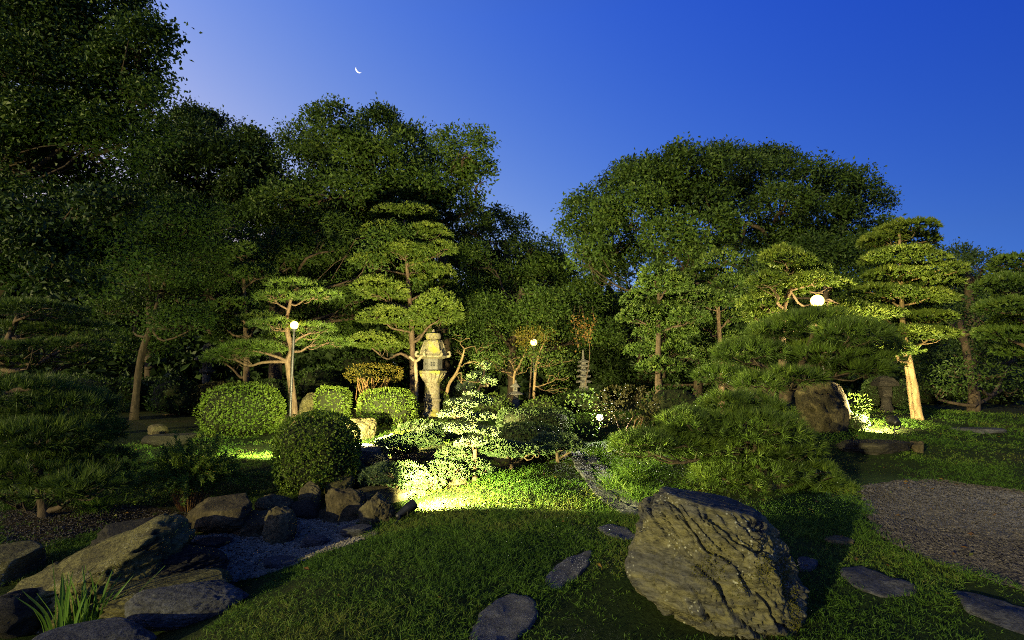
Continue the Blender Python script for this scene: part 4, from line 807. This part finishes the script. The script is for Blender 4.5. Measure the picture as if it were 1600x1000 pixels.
def slab(name, label, cat, pts, mat, seed, lift=0.02, parent=None, kind=None):
    q = gpoly(pts); r = np.random.default_rng(seed)
    Q = np.vstack([q, q[:1]]); sl = np.concatenate([[0], np.cumsum(np.linalg.norm(np.diff(Q, axis=0), axis=1))]); tt = np.linspace(0, sl[-1], 49)[:-1]; loop = np.stack([np.interp(tt, sl, Q[:, 0]), np.interp(tt, sl, Q[:, 1])], -1); loop = .5 * loop + .25 * (np.roll(loop, 1, 0) + np.roll(loop, -1, 0)); c = loop.mean(0); loop = c + (loop - c) * (1 + 0.06 * fbm(np.c_[loop * 14, np.zeros(len(loop))], seed, 3))[:, None]
    V, rings = [], (0.3, 0.55, 0.75, 0.9, 0.97, 1.0, 1.01)
    for k, s in enumerate(rings):
        p = c + (loop - c) * s; z = H(p[:, 0], p[:, 1]) + lift + 0.012 * fbm(np.c_[p * 7, np.zeros(len(p))], seed, 4) - (0, 0, 0, 0, 0.004, 0.012, 0.08)[k]; V.append(np.c_[p, z])
    n = len(loop); F4 = []
    for k in range(len(rings) - 1):
        j = np.arange(n); F4.append(np.stack([k * n + j, (k + 1) * n + j, (k + 1) * n + (j + 1) % n, k * n + (j + 1) % n], -1))
    V = np.concatenate(V); cc = np.append(c, V[:n, 2].mean()); V = np.vstack([V, cc]); j = np.arange(n)
    base = cc
    o = obj(name, V, [np.concatenate(F4), np.stack([np.full(n, len(V) - 1), j, (j + 1) % n], -1)], mat, parent, None if parent is not None else base, smooth=True)
    STONES.append((c[0], c[1], 0.82 * np.linalg.norm(loop - c, axis=1).mean())); SLABS.append(c + (loop - c) * 0.97)
    return tag(o, label, cat, None, kind)
SLABS = []
slab('stepping_stone', 'nearest rough stepping stone at the bottom of the lawn', 'stepping stone', [(730, 1000), (745, 968), (775, 940), (805, 930), (835, 940), (842, 962), (825, 990), (800, 1010), (760, 1015)], M['pad_stone'], 201, 0.016)
slab('stepping_stone', 'second rough stepping stone left of the big boulder', 'stepping stone', [(848, 910), (868, 888), (900, 868), (925, 862), (920, 885), (900, 908), (870, 922)], M['pad_stone'], 202, 0.016)
slab('stepping_stone', 'third stepping stone beside the boulder top left', 'stepping stone', [(932, 828), (955, 822), (980, 828), (1000, 842), (975, 846), (950, 838)], M['pad_stone'], 203, 0.016)
slab('stepping_stone', 'dark flat stepping stone in the grass right of the big boulder', 'stepping stone', [(1312, 888), (1345, 886), (1390, 900), (1432, 918), (1428, 930), (1380, 938), (1340, 925), (1320, 908)], M['slate'], 204, 0.016)
slab('stepping_stone', 'dark stepping stone at the lower right corner', 'stepping stone', [(1488, 926), (1520, 930), (1580, 945), (1640, 965), (1640, 1005), (1570, 985), (1510, 960)], M['slate'], 205, 0.016)
slab('stepping_stone', 'small stepping stone hidden by the right flank of the boulder', 'stepping stone', [(1246, 878), (1262, 874), (1278, 882), (1270, 894), (1250, 894)], M['slate'], 206, 0.03)
# the crazy-paved path: stones laid two abreast
cl = np.array([(905, 706, 16), (918, 722, 22), (932, 742, 26), (950, 765, 28), (975, 788, 30), (1002, 806, 30)], float)
cl = spline(cl, 9); r = np.random.default_rng(55)
path = bpy.data.objects.new('stone_path', None); COL.objects.link(path); tag(path, kind='structure'); WLOC['stone_path'] = np.zeros(3)
for k in range(8):
    a, b = cl[k], cl[k + 1]; m = r.uniform(-0.25, 0.25)
    for s0, s1 in ((-1.0, m - .04), (m + .04, 1.0)):
        jj = lambda: r.uniform(-2, 2)
        slab('paving_stone', None, None, [(a[0] + a[2] * s0 + jj(), a[1] + .8), (a[0] + a[2] * (s0 + s1) / 2, a[1] + jj() * .4 + .6), (a[0] + a[2] * s1 + jj(), a[1] + .8), (b[0] + b[2] * s1 + jj(), b[1] - .8), (b[0] + b[2] * (s0 + s1) / 2, b[1] + jj() * .4 - .6), (b[0] + b[2] * s0 + jj(), b[1] - .8)], M['slate'], 300 + k * 2 + int(s0 > -1), 0.03, path)

# ------------------------------------------------------------------ stone lanterns and pagoda
def kasuga_lantern():
    d = 17.0; s = S(1, d); c0 = P(675, 652, d); base = on_ground(c0[0], c0[1]); zb = lambda py: P(675, py, d)[2]
    t = thing('stone_lantern', 'tall stone lantern with a bell shaped roof and square firebox', 'stone lantern', base); c = np.array([base[0], base[1], 0.0]); rz = rad(8)
    m = MB(); add_lathe(m, [(15 * s, base[2] - .05), (15 * s, base[2] + .10), (12.4 * s, base[2] + .16), (12 * s, zb(628)), (11.6 * s, zb(627))], c, 28); m.build('column', M['lantern'], t, smooth=False)
    m = MB(); add_lathe(m, [(11.8 * s, zb(628)), (13.4 * s, zb(627)), (13.8 * s, zb(625)), (13.4 * s, zb(623)), (11.6 * s, zb(622)), (11.4 * s, zb(600)), (12.4 * s, zb(598))], c, 28); m.build('ring', M['lantern'], t)
    m = MB(); add_lathe(m, [(11.8 * s, zb(598)), (15 * s, zb(594)), (19 * s, zb(588)), (21.5 * s, zb(582)), (21.8 * s, zb(579.5)), (17 * s, zb(578.5))], c, 6, rz); pl = m.build('platform', M['lantern'], t)
    for k in range(18):
        a = rz + k * np.pi / 9; m = MB(); v, f = ico(2); ca, sa = math.cos(a), math.sin(a)
        rr = 16.2 * s; v = v * [2.4 * s, 2.2 * s, 5.5 * s]; v[:, 0] += v[:, 2] * 0.75; v = np.stack([v[:, 0] * ca - v[:, 1] * sa, v[:, 0] * sa + v[:, 1] * ca, v[:, 2]], -1)
        m.add(v + c + [ca * rr, sa * rr, zb(588.5)], f); m.build('lotus_petal', M['lantern'], pl, smooth=True)
    m = MB(); add_lathe(m, [(16.6 * s, zb(578.4)), (17 * s, zb(577.6)), (15.2 * s, zb(577)), (14.4 * s, zb(576.8)), (14.4 * s, zb(562)), (15 * s, zb(561))], c, 6, rz); fb = m.build('firebox', M['lantern_grey'], t)
    # front face windows: 2x2 square holes left, one round hole right (blocks coloured dark as the shade inside, set 2 mm proud of the face)
    for k in range(6):
        a = rz + (k + .5) * np.pi / 3; nrm_ = np.array([math.cos(a), math.sin(a), 0]); tan = np.array([-nrm_[1], nrm_[0], 0]); ap = 14.4 * s * math.cos(np.pi / 6)
        for u, w in ((-1.9, -1.9), (1.9, -1.9), (-1.9, 1.9), (1.9, 1.9)) if k % 2 == 0 else ((0, 0.5),):
            m = MB(); add_box(m, c + nrm_ * (ap - .012) + tan * u * s + [0, 0, zb(569) + w * s], (0.03, 2.6 * s, 2.6 * s), a); m.build('window', M['hole_shade'], fb)
    prof = [(15.5 * s, zb(561)), (23 * s, zb(558.5)), (23.6 * s, zb(556.5)), (19.5 * s, zb(553)), (17.2 * s, zb(547)), (16.2 * s, zb(540)), (14.8 * s, zb(534)), (12.5 * s, zb(531.5)), (10 * s, zb(531))]
    m = MB(); add_lathe(m, prof, c, 6, rz); rf = m.build('roof', M['lantern'], t)
    for k in range(6):
        a = rz + k * np.pi / 3; dx = np.array([math.cos(a), math.sin(a), 0.0])
        m = MB(); add_tube(m, spline([c + dx * 12.6 * s + [0, 0, zb(532)], c + dx * 16.6 * s + [0, 0, zb(541)], c + dx * 19.8 * s + [0, 0, zb(553)]], 8), 1.1 * s, 6); m.build('ridge', M['lantern'], rf, smooth=True)
        m = MB(); pts = [c + dx * 21 * s + [0, 0, zb(557)], c + dx * 25.5 * s + [0, 0, zb(556)], c + dx * 26.5 * s + [0, 0, zb(552)], c + dx * 24.5 * s + [0, 0, zb(549.5)], c + dx * 23 * s + [0, 0, zb(551.5)]]
        add_tube(m, spline(pts, 12), np.linspace(2.6 * s, 1.5 * s, 12), 8); m.build('scroll', M['lantern'], rf, smooth=True)
    m = MB(); add_lathe(m, [(9 * s, zb(531.2)), (11.4 * s, zb(529.6)), (12 * s, zb(526)), (11.4 * s, zb(521.6)), (10 * s, zb(521))], c, 24); add_lathe(m, [(5 * s, zb(521)), (2.6 * s, zb(519)), (2.2 * s, zb(517)), (0.8 * s, zb(514.5))], c, 16); m.build('finial', M['lantern'], t, smooth=False)
kasuga_lantern()
def small_lantern(name, label, px, py_base, d, scale, wide, mat):
    base = P(px, py_base, d); g = on_ground(base[0], base[1]); c = np.array([base[0], base[1], 0.0]); z = base[2]; s = S(1, d) * scale
    t = thing(name, label, 'stone lantern', g)
    m = MB(); add_lathe(m, [(8 * s, g[2] - .05), (8 * s, z + 1 * s), (7 * s, z + 5 * s), (6 * s, z + 6 * s)], c, 18); m.build('base', M[mat], t)
    m = MB(); add_lathe(m, [(4.5 * s, z + 6 * s), (6 * s, z + 9 * s), (5.6 * s, z + 13 * s), (5 * s, z + 14 * s)], c, 18); m.build('column', M[mat], t, smooth=True)
    m = MB(); add_lathe(m, [(5 * s, z + 14 * s), (wide * s, z + 15.5 * s), (wide * s, z + 17 * s), (wide * .6 * s, z + 20 * s), (5 * s, z + 21.5 * s)], c, 24); m.build('brim', M[mat], t)
    m = MB(); add_lathe(m, [(5.4 * s, z + 21.5 * s), (5.4 * s, z + 29 * s)], c, 4, rad(30)); fb = m.build('firebox', M[mat], t)
    for k in range(4):
        a = rad(75) + k * np.pi / 2; m = MB(); add_box(m, c + np.array([math.cos(a), math.sin(a), 0]) * (5.4 * s * .707 - .01) + [0, 0, z + 25.5 * s], (.026, 3.4 * s, 4 * s), a); m.build('window', M['hole_shade'], fb)
    m = MB(); add_lathe(m, [(6 * s, z + 29 * s), (11 * s, z + 29.6 * s), (10.6 * s, z + 31 * s), (4.5 * s, z + 36 * s), (1.5 * s, z + 38 * s)], c, 6, rad(10)); m.build('roof', M[mat], t)
    m = MB(); add_lathe(m, [(1.6 * s, z + 37.5 * s), (2.8 * s, z + 39.5 * s), (2.2 * s, z + 41.5 * s), (.5 * s, z + 43.5 * s)], c, 14); m.build('finial', M[mat], t, smooth=True)
small_lantern('stone_lantern', 'squat grey stone lantern with a wide brim before the small maples', 806, 629, 17.2, 0.80, 16, 'lantern_grey')
def round_lantern(label, px, d, sc_, mat):
    c0 = P(px, 600, d); g = on_ground(c0[0], c0[1]); c = np.array([c0[0], c0[1], 0.0]); s = S(1, d) * sc_; zz = lambda py: P(px, py, d)[2]
    t = thing('stone_lantern', label, 'stone lantern', g)
    m = MB(); add_lathe(m, [(9 * s, g[2] - .05), (9 * s, g[2] + .1), (6 * s, g[2] + .2), (5.5 * s, zz(585)), (7 * s, zz(584))], c, 16); m.build('column', M[mat], t)
    m = MB(); add_lathe(m, [(7 * s, zz(584)), (12 * s, zz(581)), (12 * s, zz(578)), (9 * s, zz(577))], c, 6); m.build('platform', M[mat], t)
    m = MB(); add_lathe(m, [(7.5 * s, zz(577)), (7.5 * s, zz(565))], c, 6); fb = m.build('firebox', M[mat], t)
    for k in range(3):
        a = rad(30) + k * rad(120) - rad(120); m = MB(); add_box(m, c + np.array([math.cos(a), math.sin(a), 0]) * (7.5 * s * .866 - .01) + [0, 0, zz(571)], (.026, 4 * s, 5 * s), a); m.build('window', M['hole_shade'], fb)
    m = MB(); add_lathe(m, [(8 * s, zz(565)), (19 * s, zz(563)), (19.5 * s, zz(560)), (11 * s, zz(556)), (5 * s, zz(552))], c, 6, 0.2); m.build('roof', M[mat], t)
    m = MB(); add_lathe(m, [(4 * s, zz(552)), (7.5 * s, zz(549)), (7.8 * s, zz(543)), (6 * s, zz(539)), (1 * s, zz(536))], c, 18); m.build('finial', M[mat], t, smooth=True)
round_lantern('dim stone lantern with an onion finial among the left shrubs', 322, 18.4, 1.0, 'lantern_grey')
def dark_lantern():
    d = 14.5; px = 1384; c0 = P(px, 620, d); g = on_ground(c0[0], c0[1]); c = np.array([c0[0], c0[1], 0.0]); s = S(1, d); zz = lambda py: P(px, py, d)[2]
    t = thing('stone_lantern', 'shadowed stone lantern between the pine and pale twin trunk', 'stone lantern', g)
    m = MB(); add_lathe(m, [(9 * s, g[2] - .05), (9 * s, g[2] + .1), (7 * s, g[2] + .2), (6.5 * s, zz(622)), (9 * s, zz(620))], c, 16); m.build('column', M['dark'], t)
    m = MB(); add_lathe(m, [(9 * s, zz(620)), (9 * s, zz(604))], c, 4, 0.6); m.build('firebox', M['dark'], t)
    m = MB(); add_lathe(m, [(10 * s, zz(604)), (19 * s, zz(603)), (19 * s, zz(598)), (12 * s, zz(590)), (3 * s, zz(587))], c, 4, 0.6); m.build('roof', M['dark'], t)
dark_lantern()
def pagoda():
    d = 18.6; px = 912; c0 = P(px, 612, d); g = on_ground(c0[0], c0[1]); c = np.array([c0[0], c0[1], 0.0]); s = S(1, d); zz = lambda py: P(px, py, d)[2]; rz = rad(45 + 8)
    t = thing('stone_pagoda', 'slim five tiered stone pagoda among the dark shrubs', 'pagoda', g)
    m = MB(); add_lathe(m, [(11 * s, g[2] - .05), (11 * s, zz(610)), (8 * s, zz(609)), (8 * s, zz(603))], c, 4, rz); m.build('base', M['lantern_grey'], t)
    for k, (py, w) in enumerate(((597, 13.5), (588.5, 12.5), (580, 11.5), (572.5, 10.6), (566, 9.6))):
        m = MB(); add_lathe(m, [(5.6 * s - k * .3 * s, zz(py + 6)), (5.6 * s - k * .3 * s, zz(py + 1))], c, 4, rz); b = m.build('storey', M['lantern_grey'], t)
        m = MB(); q = w * s; th = np.linspace(0, 2 * np.pi, 17)[:-1] + rz; 
        # roof with upswept corners
        rad_ = np.array([q if i % 4 == 0 else q * .76 if i % 4 == 2 else q * .84 for i in range(16)]); up = np.array([1.3 * s if i % 4 == 0 else 0 for i in range(16)])
        ring = lambda f, z: np.stack([c[0] + np.cos(th) * rad_ * f, c[1] + np.sin(th) * rad_ * f, z + up * f], -1)
        V = np.vstack([ring(.45, zz(py + 1)), ring(1, zz(py + 1.2)), ring(1.0, zz(py - .6)), ring(.5, zz(py - 2.5))]); i = np.arange(16); j = (i + 1) % 16
        F = np.concatenate([np.stack([a * 16 + i, a * 16 + j, (a + 1) * 16 + j, (a + 1) * 16 + i], -1) for a in range(3)])
        m.add(V, F); m.build('roof', M['lantern_grey'], t)
    m = MB(); add_lathe(m, [(4 * s, zz(564)), (3.6 * s, zz(562)), (2 * s, zz(561)), (2.2 * s, zz(557)), (1.5 * s, zz(556)), (1.9 * s, zz(552)), (.6 * s, zz(546))], c, 12); m.build('spire', M['lantern_grey'], t)
pagoda()
def stake():
    d = 16.6; t0 = P(650, 640, d); g = on_ground(t0[0], t0[1]); t = thing('support_post', 'weathered wooden support post tied beside the stone lantern', 'post', g)
    m = MB(); add_tube(m, spline([g - [0, 0, .1], P(651, 600, d), P(649, 562, d)], 8), 0.055, 9, 0.1, 3); m.build('pole', M['wood'], t, smooth=True)
    m = MB(); add_tube(m, spline([P(640, 557, d), P(650, 564, d), P(661, 555, d)], 8), 0.05, 9, 0.1, 4); m.build('crosspiece', M['wood'], t, smooth=True)
stake()

# ------------------------------------------------------------------ lamps
def globe_lamp(label, px, py, d, rpx, watts_mat):
    c = P(px, py, d); g = on_ground(c[0], c[1]); R_ = S(rpx, d); t = thing('globe_lamp', label, 'lamp', g)
    m = MB(); add_lathe(m, [(.10, g[2] - .05), (.10, g[2] + .03), (.035, g[2] + .06), (.03, c[2] - R_ - .06)], np.array([c[0], c[1], 0.]), 14); m.build('post', M['post'], t)
    m = MB(); add_lathe(m, [(.03, c[2] - R_ - .06), (.07, c[2] - R_ - .05), (.075, c[2] - R_ * .9)], np.array([c[0], c[1], 0.]), 16); m.build('collar', M['post'], t)
    v, f = ico(3); obj('globe', v * R_ + c, f, M[watts_mat], t, smooth=True)
    point('globe_lamp_light', c, 32, (1.0, 0.74, 0.28), R_ * 1.06)
globe_lamp('glowing globe lamp in the branches of the thin left pine', 460, 508, 14.35, 6.2, 'globe')
globe_lamp('largest glowing globe lamp behind the right podocarpus', 1277, 470, 10.3, 9.5, 'globe')
globe_lamp('globe lamp hidden in golden leaves behind the centre lawn', 834, 535, 18.6, 5.2, 'globe')
def fixture(label, base, head, dirv, size=0.11, length=0.26, lens='lens'):
    """black garden spotlight on a ground spike"""
    base, head = np.asarray(base, float), np.asarray(head, float); dv = nrm(np.asarray(dirv, float)[None])[0]
    t = thing('garden_spotlight', label, 'spotlight', base)
    m = MB(); add_tube(m, [base - [0, 0, .12], base + [0, 0, .02], (base + head) / 2, head - dv * length * .3], [.008, .014, .014, .016], 8); m.build('spike', M['metal'], t)
    side = nrm(np.cross(dv, [0, 0, 1])[None])[0]
    m = MB(); add_tube(m, spline([head + side * size * 1.08, head + side * size * .9 - [0, 0, size * 1.2], head - [0, 0, size * 1.5], head - side * size * .9 - [0, 0, size * 1.2], head - side * size * 1.08], 14), .009, 6); m.build('yoke', M['metal'], t)
    L_ = length; prof = [(-.5, .45), (-.42, .62), (-.1, .80), (.12, .98), (.2, 1.0), (.5, 1.02)]
    m = MB(); add_tube(m, [head + dv * L_ * a for a, _ in prof], [size * b for _, b in prof], 20)
    # open hood: drop the front cap so the lens sits inside the rim
    m.F3 = [f[:20] for f in m.F3]; m.build('housing', M['metal'], t)
    m = MB(); add_tube(m, [head + dv * L_ * .24, head + dv * L_ * .28], [size * .93, size * .93], 20); m.build('lens', M[lens], t)
    return head + dv * L_ * .52
g1 = ground_at(615, 824); h1 = P(634, 797, 6.45)
l1 = fixture('black spotlight leaning on the lawn before the creeping pine', g1, h1, (0.72, 0.45, 0.50), 0.062, 0.27)
spot('lawn_spotlight_beam', l1 + [0.03, 0.02, 0.18], l1 + np.array([0.80, 1.0, 0.12]), 1050, 134, 0.25, (1.0, 0.93, 0.36), 0.05)
g2 = ground_at(1398, 684); g2[2] += 0.10; h2 = g2 + [0.02, 0.0, 0.20]
l2 = fixture('black spotlight standing on the dark rock at right', g2, h2, (0.05, 0.95, 0.3), 0.10, 0.2)
spot('right_spotlight_beam', l2, l2 + np.array([-0.12, 1.0, 0.36]), 1300, 140, 0.4, WARM, 0.06)
g3 = P(936, 664, 11.9); g3 = on_ground(g3[0], g3[1]); h3 = P(937, 652, 11.9)
l3 = fixture('white hot lamp glaring through the leafy bush at centre', g3, h3, (-0.1, -1.0, 0.1), 0.075, 0.2)
spot('hidden_lamp_beam', l3, l3 + np.array([-0.25, -1.0, 0.25]), 160, 150, 0.5, (1.0, 0.95, 0.75), 0.08)
g4 = P(441, 700, 9.4); g4 = on_ground(g4[0], g4[1]); l4 = fixture('small spotlight hidden behind the near clipped bush', g4, g4 + [0, 0, .42], (-0.5, 0.85, 0.15), 0.09, 0.2)
spot('bush_spotlight_beam', l4, l4 + np.array([-0.45, 1.0, 0.24]), 750, 125, 0.5, (0.97, 1.0, 0.40), 0.05)
g5 = P(506, 700, 8.8); g5 = on_ground(g5[0], g5[1]); l5 = fixture('small spotlight hidden behind the right flank of the near clipped bush', g5, g5 + [0, 0, .55], (0.3, 0.9, 0.35), 0.07, 0.18)
spot('lantern_spotlight_beam', l5, l5 + np.array([0.30, 1.0, 0.34]), 4800, 115, 0.6, WARM, 0.05)
spot('courtyard_lamp_beam', (9.2, 5.6, 2.6), (6.1, 6.3, 0.05), 260, 38, 0.6, (0.75, 0.85, 1.0), 0.05)

# ------------------------------------------------------------------ iris, tufts, vine
def iris():
    r = np.random.default_rng(71); c = P(120, 985, 4.25); c = on_ground(c[0], c[1]); t = thing('iris_plant', 'clump of upright bright green iris leaves by the olive slab', 'plant', c)
    for k in range(52):
        a = r.uniform(0, 2 * np.pi); b = c + [r.normal() * .11, r.normal() * .06, -.03]; h = r.uniform(.26, .60); ln = np.array([r.normal() * .10 + (b[0] - c[0]) * .9, r.normal() * .08, 0])
        if k < 3: ln *= 3.0; h *= .6
        s = spline([b, b + ln * .3 + [0, 0, h * .55], b + ln + [0, 0, h]], 9); w = np.array([.011, .013, .013, .012, .011, .010, .008, .005, .0008]) * r.uniform(.8, 1.2)
        side = np.array([math.cos(a), math.sin(a), 0]); U = np.cross(side, [0, 0, 1.]) * .003
        V = np.concatenate([s - side * w[:, None], s + U, s + side * w[:, None]]); i = np.arange(8)
        F = np.concatenate([np.stack([i, i + 9, i + 10, i + 1], -1), np.stack([i + 9, i + 18, i + 19, i + 10], -1)])
        obj('leaf', V, F, M['iris'], t, tint=np.full(27, r.uniform(.2, .9)), smooth=True)
iris()
def tuft(label, px, py, h, n, seed, mat='grass', spread=.16):
    r = np.random.default_rng(seed); c = ground_at(px, py); t = thing('grass_tuft', label, 'grass tuft', c); B, D = c + np.c_[r.normal(size=(n, 2)) * spread * .35, np.zeros(n)], nrm(np.c_[r.normal(size=(n, 2)) * .5, np.ones(n)])
    V, F, T = kites(B, D, r, h, .008, fold=0.1); V[2::4] += (V[2::4] - c) * [.35, .35, -.12]; obj('blades', V, F, M[mat], t, tint=T)
for k, (px, py, lab) in enumerate([(965, 765, 'long bladed grass tuft right of the stone path'), (995, 748, 'tall grass tuft at the tip of the sprawling pine'), (1000, 785, 'brownish grass tuft between the path and the boulder'), (930, 712, 'small bright tuft at the far end of the stone path'), (150, 800, 'low grass tuft under the left sprawling pine')]):
    tuft(lab, px, py, .26, 260, 400 + k, spread=.3)
r = np.random.default_rng(77); t = thing('vine', 'hanging vine with orange leaves above the stone pagoda', 'vine', on_ground(*P(905, 560, 18.0)[:2]))
B, mb = [], MB()
for k in range(4):
    x = r.uniform(893, 935); s = spline([P(x, 478, 18.0), P(x + r.uniform(-8, 8), 500, 17.8), P(x + r.uniform(-8, 8), r.uniform(515, 545), 17.8)], 26); V, F, C = tube(s, .004, 4); mb.add(V, F); B.append(s[10:])
mb.add(*tube(spline([wloc(t), P(921, 560, 18.3), P(918, 520, 18.1)], 12), .012, 5)[:2])
mb.build('stem', M['bark'], t); B = np.repeat(np.concatenate(B), 3, 0) + r.normal(size=(192, 3)) * .10
V, F, T = kites(B, nrm(r.normal(size=B.shape) + [0, 0, -.6]), r, .09, .06); obj('foliage', V, F, M['vine'], t, tint=T)

# ------------------------------------------------------------------ gravel and grass
def pebbles(name, poly, n, size, seed, mat='pebble'):
    r = np.random.default_rng(seed); lo, hi = poly.min(0), poly.max(0); p = r.uniform(lo, hi, (n * 3, 2)); p = p[in_poly(p[:, 0], p[:, 1], poly)]
    p = p[r.uniform(size=len(p)) < np.clip(5.0 / p[:, 1], .3, 1)][:n]; n = len(p)
    z = H(p[:, 0], p[:, 1], False) + 0.035 * fbm(np.c_[p, np.zeros(n)] * .9, 3, 3) + .010
    o8 = np.array([[1, 0, 0], [0, 1, 0], [-1, 0, 0], [0, -1, 0], [0, 0, 1], [.5, .5, -.3]], float)
    s = size * r.uniform(.5, 1.5, n)[:, None, None] * (1 + .35 * r.normal(size=(n, 6, 1))); V = o8[None] * s * [1, 1, .6]
    a = r.uniform(0, 6.28, n); ca, sa = np.cos(a)[:, None], np.sin(a)[:, None]; V = np.stack([V[..., 0] * ca - V[..., 1] * sa, V[..., 0] * sa + V[..., 1] * ca, V[..., 2]], -1) + np.c_[p, z][:, None]
    f = np.array([[0, 1, 4], [1, 2, 4], [2, 3, 4], [3, 0, 4]]); F = (f[None] + np.arange(n)[:, None, None] * 6).reshape(-1, 3)
    tag(obj(name, V.reshape(-1, 3), F, M[mat]), None, None, kind='stuff')['label'] = 'loose gravel'
pebbles('gravel', GRAVEL, 26000, .011, 501); pebbles('gravel', CREEK, 16000, .013, 502, 'pebble_lit')
pebbles('gravel', SOILS[0], 3000, .010, 503); bpy.data.objects['gravel.002']['label'] = 'dry litter and grit on the bank under the left pine'; bpy.data.objects['gravel.002']['category'] = 'gravel'
bpy.data.objects['gravel']['label'] = 'pale gravel of the open yard at right'; bpy.data.objects['gravel']['category'] = 'gravel'
bpy.data.objects['gravel.001']['label'] = 'grey gravel on the dry creek bed at left'; bpy.data.objects['gravel.001']['category'] = 'gravel'

def grass():
    r = np.random.default_rng(600); B, Ln, Wd, Ti = [], [], [], []
    def region(n, y0, y1, ln, w, per):
        y = np.sqrt(r.uniform(y0 ** 2, y1 ** 2, n)); x = r.uniform(-1.08, 1.08, n) * y
        m = (x > -9) & (x < 13)
        wx = x + .16 * vnoise(np.c_[x * 3, y * 3, np.zeros(n)], 5) + .05 * r.normal(size=n); wy = y + .16 * vnoise(np.c_[x * 3, y * 3, np.ones(n) * 7], 6) + .05 * r.normal(size=n)
        for q in (GRAVEL, CREEK): m &= ~in_poly(wx, wy, q)
        m &= ~(in_poly(x, y, SOILS[0]) & (r.uniform(size=n) < .8)) & ~(in_poly(x, y, LITTER) & (r.uniform(size=n) < .75))
        for c in SLABS: m &= ~in_poly(x, y, c)
        for (a, b, q) in STONES: m &= (x - a) ** 2 + (y - b) ** 2 > (q * .8) ** 2
        m &= ~((x < -2.2) & (y < 5.0))
        x, y = x[m], y[m]; p3 = np.c_[x, y, np.zeros(len(x))]; den = fbm(p3 * 1.1, 71, 3)
        k = r.uniform(size=len(x)) < np.clip(.8 + den * 1.25, .08, 1); x, y, den = x[k], y[k], den[k]
        z = H(x, y); dry = np.clip(.28 + .6 * fbm(np.c_[x, y, np.zeros(len(x))] * .9, 75, 3) + r.normal(size=len(x)) * .12, 0, 1)
        b = np.repeat(np.c_[x, y, z], per, 0); b[:, :2] += r.normal(size=(len(b), 2)) * .014
        B.append(b); hh = ln * np.clip(1 + .5 * np.repeat(den, per), .6, 1.6); Ln.append(hh); Wd.append(np.full(len(b), w)); Ti.append(np.repeat(dry, per))
    region(38000, 2.9, 6.2, .050, .0042, 5)
    region(30000, 6.2, 10, .062, .0062, 4)
    region(22000, 10, 17, .085, .011, 3)
    B = np.concatenate(B); Ln = np.concatenate(Ln); Wd = np.concatenate(Wd); Ti = np.concatenate(Ti); n = len(B)
    D = nrm(r.normal(size=(n, 3)) * [.55, .55, .15] + [0.1, -.1, .85])
    l = (Ln * r.uniform(.5, 1.25, n))[:, None]; S_ = orth(D, nrm(r.normal(size=(n, 3)))); bend = np.c_[r.normal(size=(n, 2)) * .3, -np.abs(r.normal(size=n)) * .15] * l
    mid = B + D * l * .5; V = np.stack([B, mid + S_ * Wd[:, None] / 2, B + D * l + bend, mid - S_ * Wd[:, None] / 2], 1).reshape(-1, 3)
    t = np.repeat(np.clip(Ti + r.uniform(-.25, .25, n), 0, 1), 4)
    o = obj('grass', V, np.arange(4 * n).reshape(n, 4), M['grass'], tint=t); tag(o, 'short lawn grass covering the garden mounds', 'grass', kind='stuff')
grass()
def fallen():
    r = np.random.default_rng(611); n = 420; y = np.sqrt(r.uniform(9, 130, n)); x = r.uniform(-.9, 1.0, n) * y; k = r.uniform(size=n) < np.where(in_poly(x, y, GRAVEL), 1.0, .55); x, y = x[k], y[k]
    B = np.c_[x, y, H(x, y) + .035]; a = r.uniform(0, 6.28, len(x)); D = nrm(np.c_[np.cos(a), np.sin(a), r.normal(size=len(x)) * .25])
    V, F, T = kites(B, D, r, .055, .035, nrm(np.c_[r.normal(size=(len(x), 2)) * .4, np.ones(len(x))]), tj=.5); tag(obj('fallen_leaves', V, F, M['vine'], tint=T), 'scattered dry orange leaves on the lawn and gravel', 'fallen leaves', kind='stuff')
fallen()
nt_ = sum(len(o.data.loop_triangles) if o.data.loop_triangles else len(o.data.polygons) for o in bpy.data.objects if o.type == 'MESH')
print('polygons', nt_, 'objects', len(bpy.data.objects))
